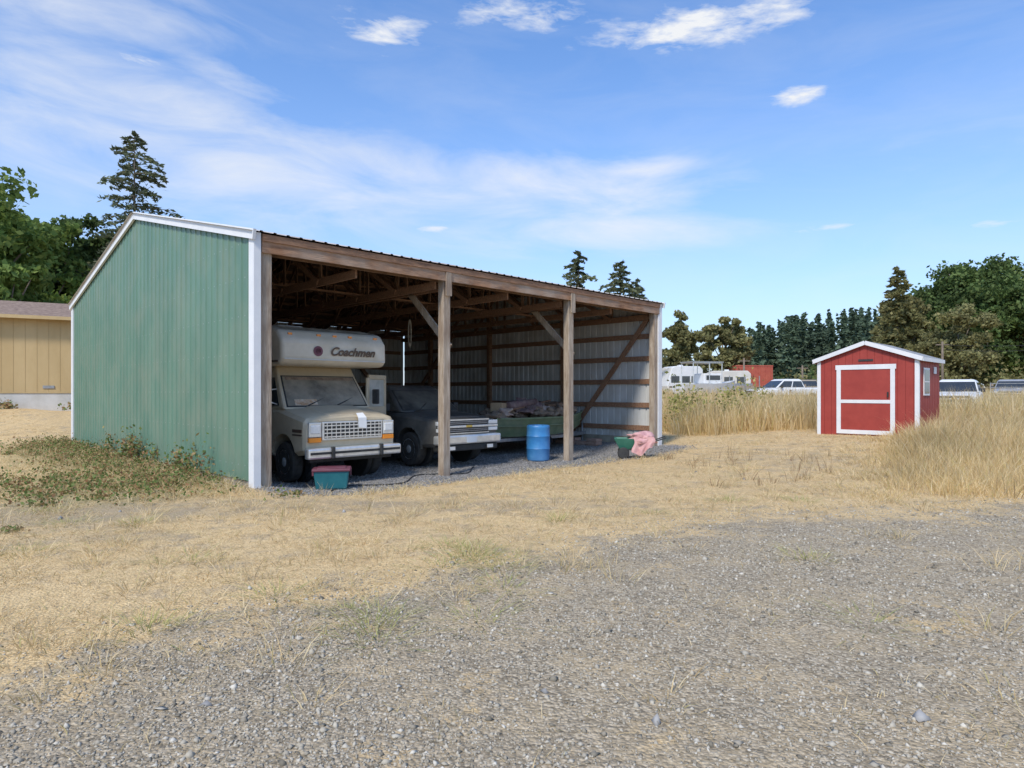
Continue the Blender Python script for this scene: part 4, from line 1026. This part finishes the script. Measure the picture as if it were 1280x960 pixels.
def blob(px_,py_,rx,ry,tilt=0,amp=1):
    a0,e0=azel(px_,py_)
    da=math_('SUBTRACT',AZ,a0); de=math_('SUBTRACT',EL,e0); c,s=math.cos(tilt),math.sin(tilt)
    uu=math_('ADD',math_('MULTIPLY',da,c*F/rx),math_('MULTIPLY',de,s*F/rx)); vv=math_('ADD',math_('MULTIPLY',da,-s*F/ry),math_('MULTIPLY',de,c*F/ry))
    r2=math_('ADD',math_('MULTIPLY',uu,uu),math_('MULTIPLY',vv,vv))
    return math_('MULTIPLY',math_('EXPONENT',math_('MULTIPLY',r2,-1)),amp)
def maxall(l):
    o=l[0]
    for q in l[1:]: o=math_('MAXIMUM',o,q)
    return o
puff=maxall([blob(880,32,150,24,0,1.0),blob(480,38,80,30,.1,.75),blob(655,18,120,24,0,.75),blob(1000,120,40,13,0,.95),blob(545,287,34,7,0,.85),blob(1015,286,60,6,0,.7),blob(1245,278,50,7,0,.65),blob(175,76,40,10,0,.65)])
veil=maxall([blob(240,180,430,80,-.12,1.0),blob(640,235,330,50,-.04,1.05),blob(800,212,90,16,0,1.15),blob(80,115,220,50,0,.95),blob(720,290,300,35,0,.85),blob(60,-10,240,50,0,.75),blob(310,105,120,20,-.2,.85),blob(1000,230,500,60,0,.45)])
dp=math_('MULTIPLY',math_('SUBTRACT',math_('ADD',puff,math_('MULTIPLY',math_('SUBTRACT',n2,.5),1.9)),.48),1.7,True)
dp=math_('MULTIPLY',dp,math_('MULTIPLY',puff,1.45,True))
dv=math_('MULTIPLY',math_('SUBTRACT',math_('ADD',veil,math_('MULTIPLY',math_('SUBTRACT',n1,.5),2.6)),.28),.95,True)
dv=math_('MULTIPLY',math_('MULTIPLY',dv,.74),math_('MULTIPLY',veil,1.5,True))
bgn=math_('MULTIPLY',math_('MULTIPLY',math_('SUBTRACT',n1,.40),1.1,True),.35)
dens=math_('MAXIMUM',math_('MAXIMUM',dp,dv),bgn)
hz=math_('POWER',math_('SUBTRACT',1,math_('ABSOLUTE',EL),True),4)
tinted=mix_(1.0,sky.outputs[0],(.86,1.24,1.64),'MULTIPLY')
c1=mix_(math_('MULTIPLY',hz,.80),tinted,(4.8,5.2,5.8))
c2=mix_(dens,c1,(5.9,6.05,6.3))
L.new(c2,bg.inputs[0]); bg.inputs[1].default_value=.15
sl=bpy.data.lights.new("sun","SUN"); sl.energy=3.5; sl.angle=math.radians(9); sl.color=(1,.92,.80)
so=bpy.data.objects.new("sun",sl); COL.objects.link(so); so.rotation_euler=S.to_track_quat('Z','Y').to_euler()
# ------------------------------------------------------------ camera
cam=bpy.data.cameras.new("camera"); co=bpy.data.objects.new("camera",cam); COL.objects.link(co)
co.location=(0,0,1.6); co.rotation_euler=(math.radians(90),0,0); cam.sensor_width=36; cam.lens=36*F/1280; cam.shift_y=10/1280
cam.clip_end=5000; cam.clip_start=.05
scene.camera=co
scene.view_settings.view_transform='Standard'; scene.view_settings.look='None'; scene.view_settings.exposure=0
